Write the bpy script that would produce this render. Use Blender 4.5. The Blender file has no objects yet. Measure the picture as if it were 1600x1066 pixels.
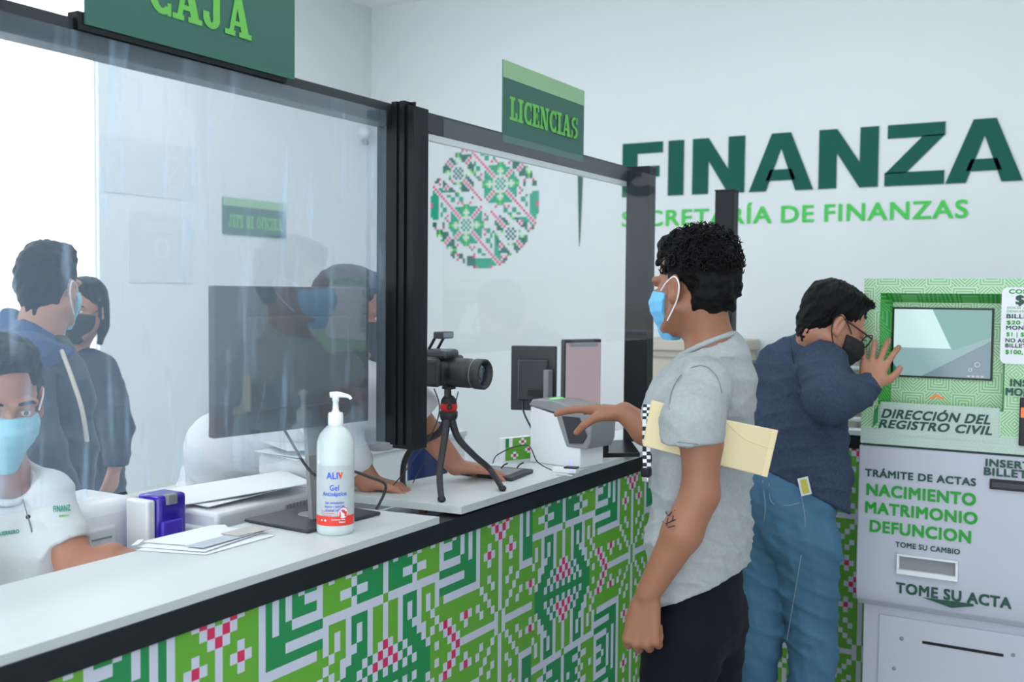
import bpy, bmesh, math, random
import numpy as np
from mathutils import Vector, Matrix
import openvdb
random.seed(7); rng = np.random.default_rng(7)
S = bpy.context.scene
COL = S.collection

# ------------------------------------------------------------------ camera
FPX = 1629.0567823
R3 = np.array([[0.86395766, -0.03023852, 0.50265574],
               [0.50347813, 0.03338855, -0.8633626],
               [0.00932386, 0.9989849, 0.04407073]])
CAM = np.array([0, 0, 1.60])
cd = bpy.data.cameras.new('camera'); co = bpy.data.objects.new('camera', cd); COL.objects.link(co)
cd.sensor_width = 36; cd.sensor_fit = 'HORIZONTAL'; cd.lens = 36 * FPX / 1600
cd.clip_start = 0.02; cd.clip_end = 200
M4 = Matrix.Identity(4)
for i in range(3):
    for j in range(3): M4[i][j] = R3[i][j]
    M4[i][3] = CAM[i]
co.matrix_world = M4
cd.dof.use_dof = True; cd.dof.focus_distance = 2.5; cd.dof.aperture_fstop = 4.5
S.camera = co

# ------------------------------------------------------------------ world, lights, exposure
w = bpy.data.worlds.new('overcast_sky'); S.world = w; w.use_nodes = True
w.node_tree.nodes['Background'].inputs[0].default_value = (0.86, 0.94, 1.0, 1)
w.node_tree.nodes['Background'].inputs[1].default_value = 4.2
S.view_settings.view_transform = 'Standard'; S.view_settings.look = 'None'
S.view_settings.gamma = 1; S.view_settings.use_curve_mapping = False
S.view_settings.exposure = -0.26

def area(name, loc, size, power, rot=(0, 0, 0), color=(1, 1, 1), sy=None):
    l = bpy.data.lights.new(name, 'AREA'); l.energy = power; l.color = color
    l.shape = 'RECTANGLE'; l.size = size; l.size_y = sy or size
    o = bpy.data.objects.new(name, l); COL.objects.link(o); o.location = loc; o.rotation_euler = rot
    return o
LAMPS = [(-3.4, 1.2), (-3.4, 4.0), (-1.0, 1.2), (-1.0, 4.2), (1.6, 1.2), (1.6, 4.0), (-1.0, -1.6), (1.6, -1.6)]
for lx, ly in LAMPS:
    area('ceiling_lamp_light', (lx, ly, 3.50), 1.1, 9, color=(0.93, 0.97, 1.0), sy=0.5)

# ------------------------------------------------------------------ projection helpers (pixels to real planes)
def ray(x, y): return R3 @ np.array([x - 800.0, 533.0 - y, -FPX])
def at(x, y, X=None, Y=None, Z=None, D=None):
    d = ray(x, y)
    if D is not None: t = D / FPX
    elif X is not None: t = (X - CAM[0]) / d[0]
    elif Y is not None: t = (Y - CAM[1]) / d[1]
    else: t = (Z - CAM[2]) / d[2]
    return CAM + d * t
RR = np.array([0.864, 0.503, 0.009]); FW = np.array([-0.503, 0.863, -0.044]); UP = np.array([0, 0, 1.0])
def nrm(v):
    v = np.array(v, float); return v / np.linalg.norm(v)

# ------------------------------------------------------------------ materials
def mat(name, color, rough=0.5, metal=0.0, bump=0.0, bscale=60, var=0.0, vscale=8, spec=0.5, emit=None, estr=1.0,
        stretch=(1, 1, 1), sss=0.0, coat=0.0, trans=0.0, alpha=1.0):
    m = bpy.data.materials.new(name); m.use_nodes = True
    nt = m.node_tree; b = nt.nodes['Principled BSDF']
    b.inputs['Base Color'].default_value = (*color, 1)
    b.inputs['Roughness'].default_value = rough; b.inputs['Metallic'].default_value = metal
    b.inputs['Specular IOR Level'].default_value = spec
    b.inputs['Coat Weight'].default_value = coat
    b.inputs['Transmission Weight'].default_value = trans
    b.inputs['Alpha'].default_value = alpha
    if sss: b.inputs['Subsurface Weight'].default_value = sss; b.inputs['Subsurface Scale'].default_value = 0.01
    if emit: b.inputs['Emission Color'].default_value = (*emit, 1); b.inputs['Emission Strength'].default_value = estr
    if bump or var:
        tc = nt.nodes.new('ShaderNodeTexCoord'); mp = nt.nodes.new('ShaderNodeMapping')
        mp.inputs['Scale'].default_value = stretch
        nt.links.new(tc.outputs['Object'], mp.inputs[0])
    if var:
        n = nt.nodes.new('ShaderNodeTexNoise'); n.inputs['Scale'].default_value = vscale; n.inputs['Detail'].default_value = 4
        nt.links.new(mp.outputs[0], n.inputs['Vector'])
        r = nt.nodes.new('ShaderNodeMapRange'); r.inputs[3].default_value = 1 - var; r.inputs[4].default_value = 1 + var
        nt.links.new(n.outputs[0], r.inputs[0])
        mx = nt.nodes.new('ShaderNodeMix'); mx.data_type = 'RGBA'; mx.blend_type = 'MULTIPLY'; mx.inputs[0].default_value = 1
        mx.inputs[6].default_value = (*color, 1); nt.links.new(r.outputs[0], mx.inputs[7])
        nt.links.new(mx.outputs[2], b.inputs['Base Color'])
    if bump:
        n2 = nt.nodes.new('ShaderNodeTexNoise'); n2.inputs['Scale'].default_value = bscale; n2.inputs['Detail'].default_value = 5
        nt.links.new(mp.outputs[0], n2.inputs['Vector'])
        bp = nt.nodes.new('ShaderNodeBump'); bp.inputs['Strength'].default_value = bump; bp.inputs['Distance'].default_value = 0.004
        nt.links.new(n2.outputs[0], bp.inputs['Height']); nt.links.new(bp.outputs[0], b.inputs['Normal'])
    return m

M = {}
M['wall'] = mat('wall_paint', (0.66, 0.70, 0.715), 0.85, bump=0.05, bscale=200, var=0.01)
M['wall_left'] = mat('wall_left_paint', (0.70, 0.75, 0.765), 0.85, bump=0.05, bscale=200)
M['ceiling'] = mat('ceiling_paint', (0.88, 0.89, 0.90), 0.9, var=0.01)
M['floor'] = mat('floor_tile', (0.50, 0.50, 0.49), 0.35, var=0.06, vscale=3)
M['slab'] = mat('white_laminate', (0.62, 0.66, 0.665), 0.38, spec=0.3, var=0.025, vscale=5, stretch=(6, 0.8, 1))
M['slab_edge'] = mat('laminate_edge', (0.50, 0.54, 0.53), 0.5, var=0.04, vscale=20)
M['black_metal'] = mat('black_satin_metal', (0.009, 0.012, 0.014), 0.45, bump=0.15, bscale=40, stretch=(1, 1, 0.1), spec=0.25)
M['rail_metal'] = mat('grey_black_metal', (0.028, 0.034, 0.038), 0.42, spec=0.4)
M['black_gloss'] = mat('black_gloss', (0.004, 0.005, 0.006), 0.3, spec=0.3)
M['black_matte'] = mat('black_matte', (0.012, 0.013, 0.015), 0.6)
M['black_rubber'] = mat('black_rubber', (0.02, 0.022, 0.024), 0.45, bump=0.4, bscale=300)
M['dark_grey'] = mat('dark_grey_plastic', (0.035, 0.038, 0.042), 0.45)
M['grey_plastic'] = mat('grey_plastic', (0.25, 0.26, 0.27), 0.45)
M['white_plastic'] = mat('white_plastic', (0.78, 0.80, 0.83), 0.35)
M['off_white'] = mat('off_white_plastic', (0.62, 0.65, 0.68), 0.4)
M['p_white'] = mat('print_white', (0.56, 0.58, 0.70), 0.55)
M['p_light'] = mat('print_light_green', (0.115, 0.37, 0.028), 0.5)
M['p_dark'] = mat('print_dark_green', (0.010, 0.235, 0.070), 0.5)
M['p_pink'] = mat('print_pink', (0.60, 0.022, 0.10), 0.5)
M['vinyl_green'] = mat('vinyl_deep_green', (0.0, 0.085, 0.060), 0.6, var=0.12, vscale=7, bump=0.1, bscale=20, spec=0.25)
M['vinyl_bright'] = mat('vinyl_bright_green', (0.03, 0.50, 0.055), 0.45)
M['v_teal'] = mat('vinyl_teal', (0.0, 0.32, 0.19), 0.5)
M['v_deep'] = mat('vinyl_pine', (0.0, 0.13, 0.10), 0.5)
M['v_lime'] = mat('vinyl_lime', (0.10, 0.55, 0.06), 0.5)
M['v_pink'] = mat('vinyl_pink', (0.78, 0.07, 0.18), 0.5)
M['sign_green'] = mat('sign_green', (0.030, 0.125, 0.092), 0.5)
M['sign_band'] = mat('sign_band_green', (0.28, 0.48, 0.27), 0.5, var=0.3, vscale=220)
M['sign_text'] = mat('sign_text_green', (0.13, 0.48, 0.075), 0.5)
M['paper'] = mat('paper', (0.82, 0.85, 0.88), 0.7)
M['paper_print'] = mat('paper_print', (0.5, 0.55, 0.62), 0.7)
M['card_beige'] = mat('printed_card', (0.55, 0.51, 0.47), 0.6, var=0.2, vscale=60)
M['purple'] = mat('violet_translucent_plastic', (0.035, 0.018, 0.38), 0.15, spec=0.7)
M['purple_light'] = mat('violet_label', (0.07, 0.04, 0.55), 0.3)
M['beige'] = mat('beige_paint', (0.50, 0.46, 0.38), 0.6)
M['kiosk_grey'] = mat('kiosk_grey_enamel', (0.50, 0.52, 0.60), 0.35, spec=0.4)
M['kiosk_side'] = mat('kiosk_dark_gap', (0.0, 0.03, 0.025), 0.5)
M['txt_dark'] = mat('lettering_dark_green', (0.0, 0.06, 0.04), 0.45)
M['txt_green'] = mat('lettering_bright_green', (0.005, 0.33, 0.02), 0.45)
M['orange'] = mat('orange_plastic', (0.9, 0.16, 0.03), 0.4, emit=(1, 0.2, 0.04), estr=0.3)
M['blue_txt'] = mat('label_blue', (0.03, 0.14, 0.75), 0.5)
M['red_txt'] = mat('label_red', (0.80, 0.05, 0.03), 0.5)
M['red_dark'] = mat('tripod_red', (0.55, 0.01, 0.01), 0.35)
M['label'] = mat('label_silver', (0.50, 0.54, 0.56), 0.45, var=0.08, vscale=90)
M['gel'] = mat('gel_bottle', (0.62, 0.70, 0.70), 0.2, sss=0.3)
M['pump'] = mat('pump_white', (0.84, 0.87, 0.86), 0.3)
M['lens_glass'] = mat('lens_glass', (0.01, 0.012, 0.03), 0.05, spec=1.0, coat=1.0)
M['led'] = mat('blue_led', (0.1, 0.1, 1), 0.3, emit=(0.15, 0.15, 1.0), estr=4)
M['skin_a'] = mat('skin_brown', (0.30, 0.125, 0.070), 0.5, var=0.10, vscale=14, bump=0.08, bscale=120, sss=0.08)
M['skin_b'] = mat('skin_tan', (0.42, 0.19, 0.12), 0.5, var=0.10, vscale=14, bump=0.08, bscale=120, sss=0.08)
M['skin_c'] = mat('skin_light', (0.50, 0.27, 0.19), 0.5, var=0.06, vscale=14, sss=0.08)
M['lip'] = mat('lip_skin', (0.40, 0.12, 0.09), 0.5)
M['hair'] = mat('black_hair', (0.004, 0.0035, 0.004), 0.55, bump=0.6, bscale=300, spec=0.14)
M['eye'] = mat('eye_white', (0.75, 0.73, 0.70), 0.2)
M['iris'] = mat('eye_iris', (0.02, 0.01, 0.006), 0.1)
M['mask_blue'] = mat('mask_light_blue', (0.16, 0.52, 0.86), 0.7, var=0.08, vscale=20)
M['mask_pale'] = mat('mask_pale_blue', (0.30, 0.60, 0.72), 0.7, var=0.05, vscale=20)
M['mask_black'] = mat('mask_black', (0.012, 0.014, 0.017), 0.8)
M['mask_grey'] = mat('mask_dark_grey', (0.055, 0.06, 0.075), 0.85, bump=0.2, bscale=400)
M['strap'] = mat('mask_strap', (0.8, 0.8, 0.82), 0.6)
M['tee'] = mat('heather_grey_cotton', (0.36, 0.385, 0.395), 0.9, var=0.16, vscale=120, bump=0.15, bscale=250, spec=0.2)
M['seam_grey'] = mat('seam_grey', (0.22, 0.24, 0.25), 0.9)
M['sweater'] = mat('navy_marl_knit', (0.042, 0.060, 0.100), 0.95, var=0.45, vscale=130, bump=0.3, bscale=300, spec=0.15)
M['jeans'] = mat('blue_denim', (0.060, 0.145, 0.235), 0.85, var=0.35, vscale=7, bump=0.2, bscale=500, spec=0.2, stretch=(1, 1, 0.6))
M['jeans_stitch'] = mat('denim_stitch', (0.22, 0.30, 0.36), 0.9)
M['black_jeans'] = mat('black_denim', (0.004, 0.005, 0.011), 0.85, var=0.2, vscale=40, spec=0.2)
M['polo'] = mat('white_polo_cotton', (0.66, 0.69, 0.70), 0.9, bump=0.15, bscale=300, spec=0.2)
M['shirt_white'] = mat('white_shirt', (0.80, 0.82, 0.86), 0.9, bump=0.1, bscale=300, spec=0.2)
M['jacket'] = mat('dark_jacket', (0.02, 0.028, 0.045), 0.45, bump=0.2, bscale=60)
M['denim_dark'] = mat('denim_collar', (0.05, 0.09, 0.20), 0.85, var=0.2, vscale=30)
M['jacket_navy'] = mat('navy_jacket', (0.012, 0.022, 0.045), 0.7)
M['manila'] = mat('manila_paper', (0.72, 0.60, 0.36), 0.6, var=0.05, vscale=6)
M['manila_edge'] = mat('manila_fold', (0.80, 0.66, 0.40), 0.6)
M['yellow'] = mat('yellow_fabric', (0.50, 0.45, 0.06), 0.7)
M['chrome'] = mat('chrome', (0.6, 0.6, 0.62), 0.2, metal=1)
M['tattoo'] = mat('tattoo_ink', (0.035, 0.028, 0.032), 0.7)
M['chair_blue'] = mat('blue_chair_fabric', (0.01, 0.03, 0.13), 0.8)
M['screen_pink'] = mat('screen_pinkish', (0.1, 0.08, 0.09), 0.3, emit=(0.40, 0.31, 0.335), estr=0.85)
M['lamp'] = mat('lamp_diffuser', (0.9, 0.9, 0.9), 0.5, emit=(0.95, 0.98, 1), estr=5)
M['poster'] = mat('faded_poster', (0.64, 0.70, 0.72), 0.8)
M['poster_ink'] = mat('faded_poster_mark', (0.70, 0.76, 0.775), 0.8)

def acrylic(name, haze, streak, gloss, color=(0.72, 0.85, 1.0)):
    m = bpy.data.materials.new(name); m.use_nodes = True; nt = m.node_tree; N = nt.nodes; L = nt.links
    for n in list(N): N.remove(n)
    out = N.new('ShaderNodeOutputMaterial'); tr = N.new('ShaderNodeBsdfTransparent')
    df = N.new('ShaderNodeBsdfDiffuse'); tl = N.new('ShaderNodeBsdfTranslucent'); gl = N.new('ShaderNodeBsdfGlossy')
    df.inputs[0].default_value = (*color, 1); tl.inputs[0].default_value = (*color, 1)
    gl.inputs['Roughness'].default_value = 0.02
    tc = N.new('ShaderNodeTexCoord'); mp = N.new('ShaderNodeMapping'); mp.inputs['Scale'].default_value = (1, 9, 0.9)
    mp.inputs['Rotation'].default_value = (0.35, 0, 0)
    nz = N.new('ShaderNodeTexNoise'); nz.inputs['Scale'].default_value = 5; nz.inputs['Detail'].default_value = 3
    L.new(tc.outputs['Object'], mp.inputs[0]); L.new(mp.outputs[0], nz.inputs['Vector'])
    mr = N.new('ShaderNodeMapRange'); mr.inputs[1].default_value = 0.56; mr.inputs[2].default_value = 0.8
    mr.inputs[3].default_value = haze; mr.inputs[4].default_value = haze + streak
    L.new(nz.outputs[0], mr.inputs[0])
    m1 = N.new('ShaderNodeMixShader'); m1.inputs[0].default_value = 0.5; L.new(df.outputs[0], m1.inputs[1]); L.new(tl.outputs[0], m1.inputs[2])
    m2 = N.new('ShaderNodeMixShader'); L.new(mr.outputs[0], m2.inputs[0]); L.new(tr.outputs[0], m2.inputs[1]); L.new(m1.outputs[0], m2.inputs[2])
    fr = N.new('ShaderNodeFresnel'); fr.inputs[0].default_value = 1.45
    mu = N.new('ShaderNodeMath'); mu.operation = 'MULTIPLY'; mu.inputs[1].default_value = gloss; L.new(fr.outputs[0], mu.inputs[0])
    m3 = N.new('ShaderNodeMixShader'); L.new(mu.outputs[0], m3.inputs[0]); L.new(m2.outputs[0], m3.inputs[1]); L.new(gl.outputs[0], m3.inputs[2])
    L.new(m3.outputs[0], out.inputs[0])
    return m
M['acrylic'] = acrylic('hazy_acrylic', 0.075, 0.24, 0.21, (0.60, 0.80, 1.0))
M['acrylic_clear'] = acrylic('clear_acrylic', 0.006, 0.0, 0.10)

def kiosk_print(name, base, line, scale):
    m = bpy.data.materials.new(name); m.use_nodes = True; nt = m.node_tree; N = nt.nodes; L = nt.links
    b = N['Principled BSDF']; b.inputs['Roughness'].default_value = 0.4
    tc = N.new('ShaderNodeTexCoord'); sp = N.new('ShaderNodeSeparateXYZ'); L.new(tc.outputs['Object'], sp.inputs[0])
    def mth(op, a, bb=None):
        n = N.new('ShaderNodeMath'); n.operation = op
        for i, v in enumerate((a, bb)):
            if v is None: continue
            if isinstance(v, (int, float)): n.inputs[i].default_value = v
            else: L.new(v, n.inputs[i])
        return n.outputs[0]
    u = mth('MULTIPLY', sp.outputs['X'], scale); v = mth('MULTIPLY', mth('ADD', sp.outputs['Z'], mth('MULTIPLY', sp.outputs['Y'], 0.6)), scale)
    fu = mth('ABSOLUTE', mth('SUBTRACT', mth('FRACT', u), 0.5)); fv = mth('ABSOLUTE', mth('SUBTRACT', mth('FRACT', v), 0.5))
    dia = mth('ADD', fu, fv); sq = mth('MAXIMUM', fu, fv)
    chk = mth('MODULO', mth('ABSOLUTE', mth('ADD', mth('FLOOR', u), mth('FLOOR', v))), 2.0)
    r1 = mth('LESS_THAN', mth('FRACT', mth('MULTIPLY', dia, 7.0)), 0.42)
    r2 = mth('LESS_THAN', mth('FRACT', mth('MULTIPLY', sq, 9.0)), 0.42)
    sel = mth('ADD', mth('MULTIPLY', r1, chk), mth('MULTIPLY', r2, mth('SUBTRACT', 1.0, chk)))
    mx = N.new('ShaderNodeMix'); mx.data_type = 'RGBA'; mx.inputs[6].default_value = (*base, 1); mx.inputs[7].default_value = (*line, 1)
    L.new(sel, mx.inputs[0]); L.new(mx.outputs[2], b.inputs['Base Color'])
    return m
M['kprint'] = kiosk_print('kiosk_green_print', (0.24, 0.52, 0.20), (0.55, 0.72, 0.58), 13.0)
M['kprint_pale'] = kiosk_print('kiosk_pale_print', (0.46, 0.60, 0.52), (0.51, 0.63, 0.57), 11.0)
M['kprint_deep'] = kiosk_print('kiosk_deep_print', (0.02, 0.30, 0.04), (0.12, 0.45, 0.12), 11.0)

# ------------------------------------------------------------------ object helpers
def link(name, me, m, parent=None, smooth=False):
    o = bpy.data.objects.new(name, me); COL.objects.link(o)
    ms = m if isinstance(m, (list, tuple)) else [m]
    if not me.materials:
        for q in ms: me.materials.append(M[q] if isinstance(q, str) else q)
    if parent is not None:
        o.parent = parent; o.matrix_parent_inverse = Matrix.Translation(-Vector(parent.location))
    if smooth:
        me.polygons.foreach_set('use_smooth', [True] * len(me.polygons))
    return o
def tag(o, label=None, cat=None, group=None, kind=None):
    if label: o['label'] = label
    if cat: o['category'] = cat
    if group: o['group'] = group
    if kind: o['kind'] = kind
    return o
def thing(name, label, cat, loc=(0, 0, 0), group=None):
    o = bpy.data.objects.new(name, None); COL.objects.link(o); o.location = loc; o.empty_display_size = 0.1
    return tag(o, label, cat, group)
class MB:
    def __init__(s): s.v = []; s.f = []; s.mi = []; s.sm = []
    def add(s, vs, fs, mi=0, sm=False):
        n = len(s.v); s.v += [tuple(map(float, q)) for q in vs]
        for f in fs: s.f.append([n + i for i in f]); s.mi.append(mi); s.sm.append(sm)
        return s
    def box(s, a, b, mi=0, Mx=None):
        x0, y0, z0 = a; x1, y1, z1 = b
        vs = [(x0, y0, z0), (x1, y0, z0), (x1, y1, z0), (x0, y1, z0), (x0, y0, z1), (x1, y0, z1), (x1, y1, z1), (x0, y1, z1)]
        if Mx is not None: vs = [tuple(Mx @ Vector(q)) for q in vs]
        return s.add(vs, [(0, 3, 2, 1), (4, 5, 6, 7), (0, 1, 5, 4), (1, 2, 6, 5), (2, 3, 7, 6), (3, 0, 4, 7)], mi)
    def prism(s, poly, o, ux, uy, th, mi=0, mi_back=None):
        """polygon (2D list) in plane o + a*ux + b*uy, extruded by th*(ux x uy)"""
        ux = np.array(ux, float); uy = np.array(uy, float); n = np.cross(ux, uy); n /= np.linalg.norm(n); o = np.array(o, float)
        k = len(poly); front = [o + a * ux + b * uy for a, b in poly]; back = [p - n * th for p in front]
        s.add(front + back, [tuple(range(k))] + [tuple(reversed(range(k, 2 * k)))] + [(i, i + k, (i + 1) % k + k, (i + 1) % k) for i in range(k)], mi)
        return s
    def lathe(s, c, prof, seg=32, mi=0, axis=(0, 0, 1)):
        ax = Vector(axis).normalized(); q = Vector((0, 0, 1)).rotation_difference(ax).to_matrix()
        vs = []; fs = []
        for (r, z) in prof:
            for k in range(seg):
                a = 2 * math.pi * k / seg; vs.append(tuple(Vector(c) + q @ Vector((r * math.cos(a), r * math.sin(a), z))))
        for i in range(len(prof) - 1):
            for k in range(seg):
                fs.append((i * seg + k, i * seg + (k + 1) % seg, (i + 1) * seg + (k + 1) % seg, (i + 1) * seg + k))
        s.add(vs, fs, mi, True)
        n0 = len(prof) - 1
        s.add([vs[k] for k in range(seg)], [tuple(reversed(range(seg)))], mi); s.add([vs[n0 * seg + k] for k in range(seg)], [tuple(range(seg))], mi)
        return s
    def tube(s, pts, r, seg=10, mi=0, sub=6):
        P = [np.array(p, float) for p in pts]; rs = r if isinstance(r, (list, tuple)) else [r] * len(P)
        if sub > 1 and len(P) > 2:
            Q = []; rq = []
            for i in range(len(P) - 1):
                p0 = P[max(i - 1, 0)]; p1 = P[i]; p2 = P[i + 1]; p3 = P[min(i + 2, len(P) - 1)]
                for k in range(sub):
                    t = k / sub
                    Q.append(0.5 * ((2 * p1) + (-p0 + p2) * t + (2 * p0 - 5 * p1 + 4 * p2 - p3) * t * t + (-p0 + 3 * p1 - 3 * p2 + p3) * t ** 3)); rq.append(rs[i] * (1 - t) + rs[i + 1] * t)
            Q.append(P[-1]); rq.append(rs[-1]); P = Q; rs = rq
        vs = []; fs = []; n = None
        for i, p in enumerate(P):
            t = P[min(i + 1, len(P) - 1)] - P[max(i - 1, 0)]; t /= (np.linalg.norm(t) + 1e-9)
            if n is None: n = np.cross(t, [0.3, 0.2, 0.9] if abs(t[2]) < 0.9 else [1, 0, 0])
            n = n - t * np.dot(n, t); n /= np.linalg.norm(n) + 1e-9; b = np.cross(t, n)
            for k in range(seg):
                a = 2 * math.pi * k / seg; vs.append(p + rs[i] * (math.cos(a) * n + math.sin(a) * b))
        for i in range(len(P) - 1):
            for k in range(seg): fs.append((i * seg + k, i * seg + (k + 1) % seg, (i + 1) * seg + (k + 1) % seg, (i + 1) * seg + k))
        s.add(vs, fs, mi, True); L = len(P) - 1
        s.add(vs[:seg], [tuple(reversed(range(seg)))], mi); s.add(vs[L * seg:], [tuple(range(seg))], mi)
        return s
    def build(s, name, m, parent=None, bevel=0):
        me = bpy.data.meshes.new(name); me.from_pydata(s.v, [], s.f); me.update()
        o = link(name, me, m, parent)
        me.polygons.foreach_set('material_index', s.mi); me.polygons.foreach_set('use_smooth', s.sm)
        if bevel:
            md = o.modifiers.new('bevel', 'BEVEL'); md.width = bevel; md.segments = 3; md.limit_method = 'ANGLE'; md.harden_normals = False
            me.polygons.foreach_set('use_smooth', [True] * len(me.polygons))
            try: me.set_sharp_from_angle(angle=0.7)
            except Exception: pass
        return o
def box(name, a, b, m, parent=None, bevel=0): return MB().box(a, b).build(name, m, parent, bevel)

_txtcache = {}
def text_polys(txt, bold):
    vs, fs = _text_polys(txt)
    if bold < .012: return vs, fs
    V = []; F = []
    for i in (-1, 0, 1):
        for j in (-1, 0, 1):
            n = len(V); V += [(a + i * bold * .8, b + j * bold * .7) for a, b in vs]; F += [tuple(n + q for q in f) for f in fs]
    return V, F
def _text_polys(txt):
    k = txt; bold = .012
    if k in _txtcache: return _txtcache[k]
    cu = bpy.data.curves.new('t', 'FONT'); cu.body = txt; cu.offset = 0.0; cu.resolution_u = 4; cu.align_x = 'LEFT'; cu.space_character = 1.09
    o = bpy.data.objects.new('t', cu); COL.objects.link(o)
    bpy.context.view_layer.update()
    me = bpy.data.meshes.new_from_object(o.evaluated_get(bpy.context.evaluated_depsgraph_get()))
    vs = [(v.co.x, v.co.y) for v in me.vertices]; fs = [tuple(p.vertices) for p in me.polygons]
    bpy.data.objects.remove(o); bpy.data.curves.remove(cu); bpy.data.meshes.remove(me)
    _txtcache[k] = (vs, fs); return vs, fs
def text(mb, txt, o, ux, uy, w, h, bold=0.02, mi=0, th=0.0008, capfit=None):
    """fit the text's box to w x h, lower left corner at o; ux, uy unit vectors of the surface"""
    vs, fs = text_polys(txt, bold)
    xs = [q[0] for q in vs]; ys = [q[1] for q in vs]
    x0, x1 = min(xs), max(xs); y0, y1 = min(ys), max(ys)
    if capfit: y0, y1 = capfit
    o = np.array(o, float); ux = np.array(ux, float); uy = np.array(uy, float); n = nrm(np.cross(ux, uy))
    nb = len(_text_polys(txt)[0])
    P = [o + n * (th + .00006 * (i // nb)) + ux * ((a - x0) / (x1 - x0) * w) + uy * ((b - y0) / (y1 - y0) * h) for i, (a, b) in enumerate(vs)]
    mb.add(P, fs, mi)
CAP = (-0.012, 0.705)

# slab-serif and heavy stroke glyphs (unit height, returns list of polygons, advance)
def arc(cx, cy, rx, ry, a0, a1, t, n=14, ty=None):
    ty = ty or t; out = []
    for i in range(n):
        a = math.radians(a0 + (a1 - a0) * i / n); b = math.radians(a0 + (a1 - a0) * (i + 1) / n)
        out.append([(cx + rx * math.cos(a), cy + ry * math.sin(a)), (cx + rx * math.cos(b), cy + ry * math.sin(b)),
                    (cx + (rx - t) * math.cos(b), cy + (ry - ty) * math.sin(b)), (cx + (rx - t) * math.cos(a), cy + (ry - ty) * math.sin(a))])
    return out
def rc(x0, y0, x1, y1): return [(x0, y0), (x1, y0), (x1, y1), (x0, y1)]
def glyph(c):
    s = 0.13; T = 0.21
    if c == 'L': return [rc(0, 0, .5, s), rc(.1, 0, .1 + T, 1), rc(0, 1 - s, .42, 1), rc(.44, 0, .6, .36)], .64
    if c == 'I': return [rc(0, 0, .42, s), rc(0, 1 - s, .42, 1), rc(.105, 0, .315, 1)], .46
    if c == 'C': return arc(.36, .5, .36, .5, 50, 310, T, ty=.15) + [rc(.5, .64, .62, 1), rc(.5, .0, .6, .3)], .66
    if c == 'E': return [rc(0, 0, .5, s), rc(0, 1 - s, .5, 1), rc(.09, 0, .09 + T, 1), rc(.2, .44, .42, .56), rc(.46, 0, .6, .32), rc(.46, .7, .58, 1), rc(.36, .34, .44, .66)], .64
    if c == 'N': return [rc(0, 0, .32, s), rc(.09, 0, .2, 1), rc(0, 1 - s, .3, 1), [(.07, 1), (.3, 1), (.66, 0), (.45, 0)], rc(.55, 0, .66, 1), rc(.44, 1 - s, .76, 1)], .8
    if c == 'A': return [rc(-.02, 0, .3, s), rc(.42, 0, .82, s), [(.08, 0), (.22, 0), (.42, .92), (.3, 1)], [(.3, 1), (.5, 1), (.76, 0), (.52, 0)], rc(.2, .26, .56, .38)], .84
    if c == 'S': return arc(.3, .73, .29, .27, 60, 270, .18, ty=.14) + arc(.3, .28, .3, .28, -110, 90, .18, ty=.14) + [rc(.45, .68, .56, 1), rc(0, 0, .11, .36)], .64
    if c == 'J': return [rc(.15, 1 - s, .62, 1), rc(.3, .28, .3 + T, 1)] + arc(.255, .28, .255, .28, 180, 360, T, ty=.15) + [rc(0, .2, .18, .4)], .68
    if c == 'F': return [rc(0, 0, .36, s), rc(0, 1 - s, .5, 1), rc(.09, 0, .09 + T, 1), rc(.2, .42, .44, .56), rc(.46, .66, .6, 1)], .62
    if c == 'D': return [rc(0, 0, .35, s), rc(0, 1 - s, .35, 1), rc(.09, 0, .3, 1)] + arc(.3, .5, .4, .5, -90, 90, T, ty=.13), .74
    if c == 'O': return arc(.36, .5, .36, .5, 0, 360, T, 24, ty=.14), .76
    return [], .4
def slab_text(mb, txt, o, ux, uy, w, h, mi=0, th=0.0008):
    P = []; x = 0
    for c in txt:
        g, adv = glyph(c); P += [[(a + x, b) for a, b in q] for q in g]; x += adv
    x -= 0.03; o = np.array(o, float); ux = np.array(ux, float); uy = np.array(uy, float); n = nrm(np.cross(ux, uy))
    for qi, q in enumerate(P):
        ar = sum(q[i][0] * q[(i + 1) % len(q)][1] - q[(i + 1) % len(q)][0] * q[i][1] for i in range(len(q)))
        if ar < 0: q = q[::-1]
        mb.add([o + n * (th + .00004 * qi) + ux * (a / x * w) + uy * (b * h) for a, b in q], [tuple(range(len(q)))], mi)

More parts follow.
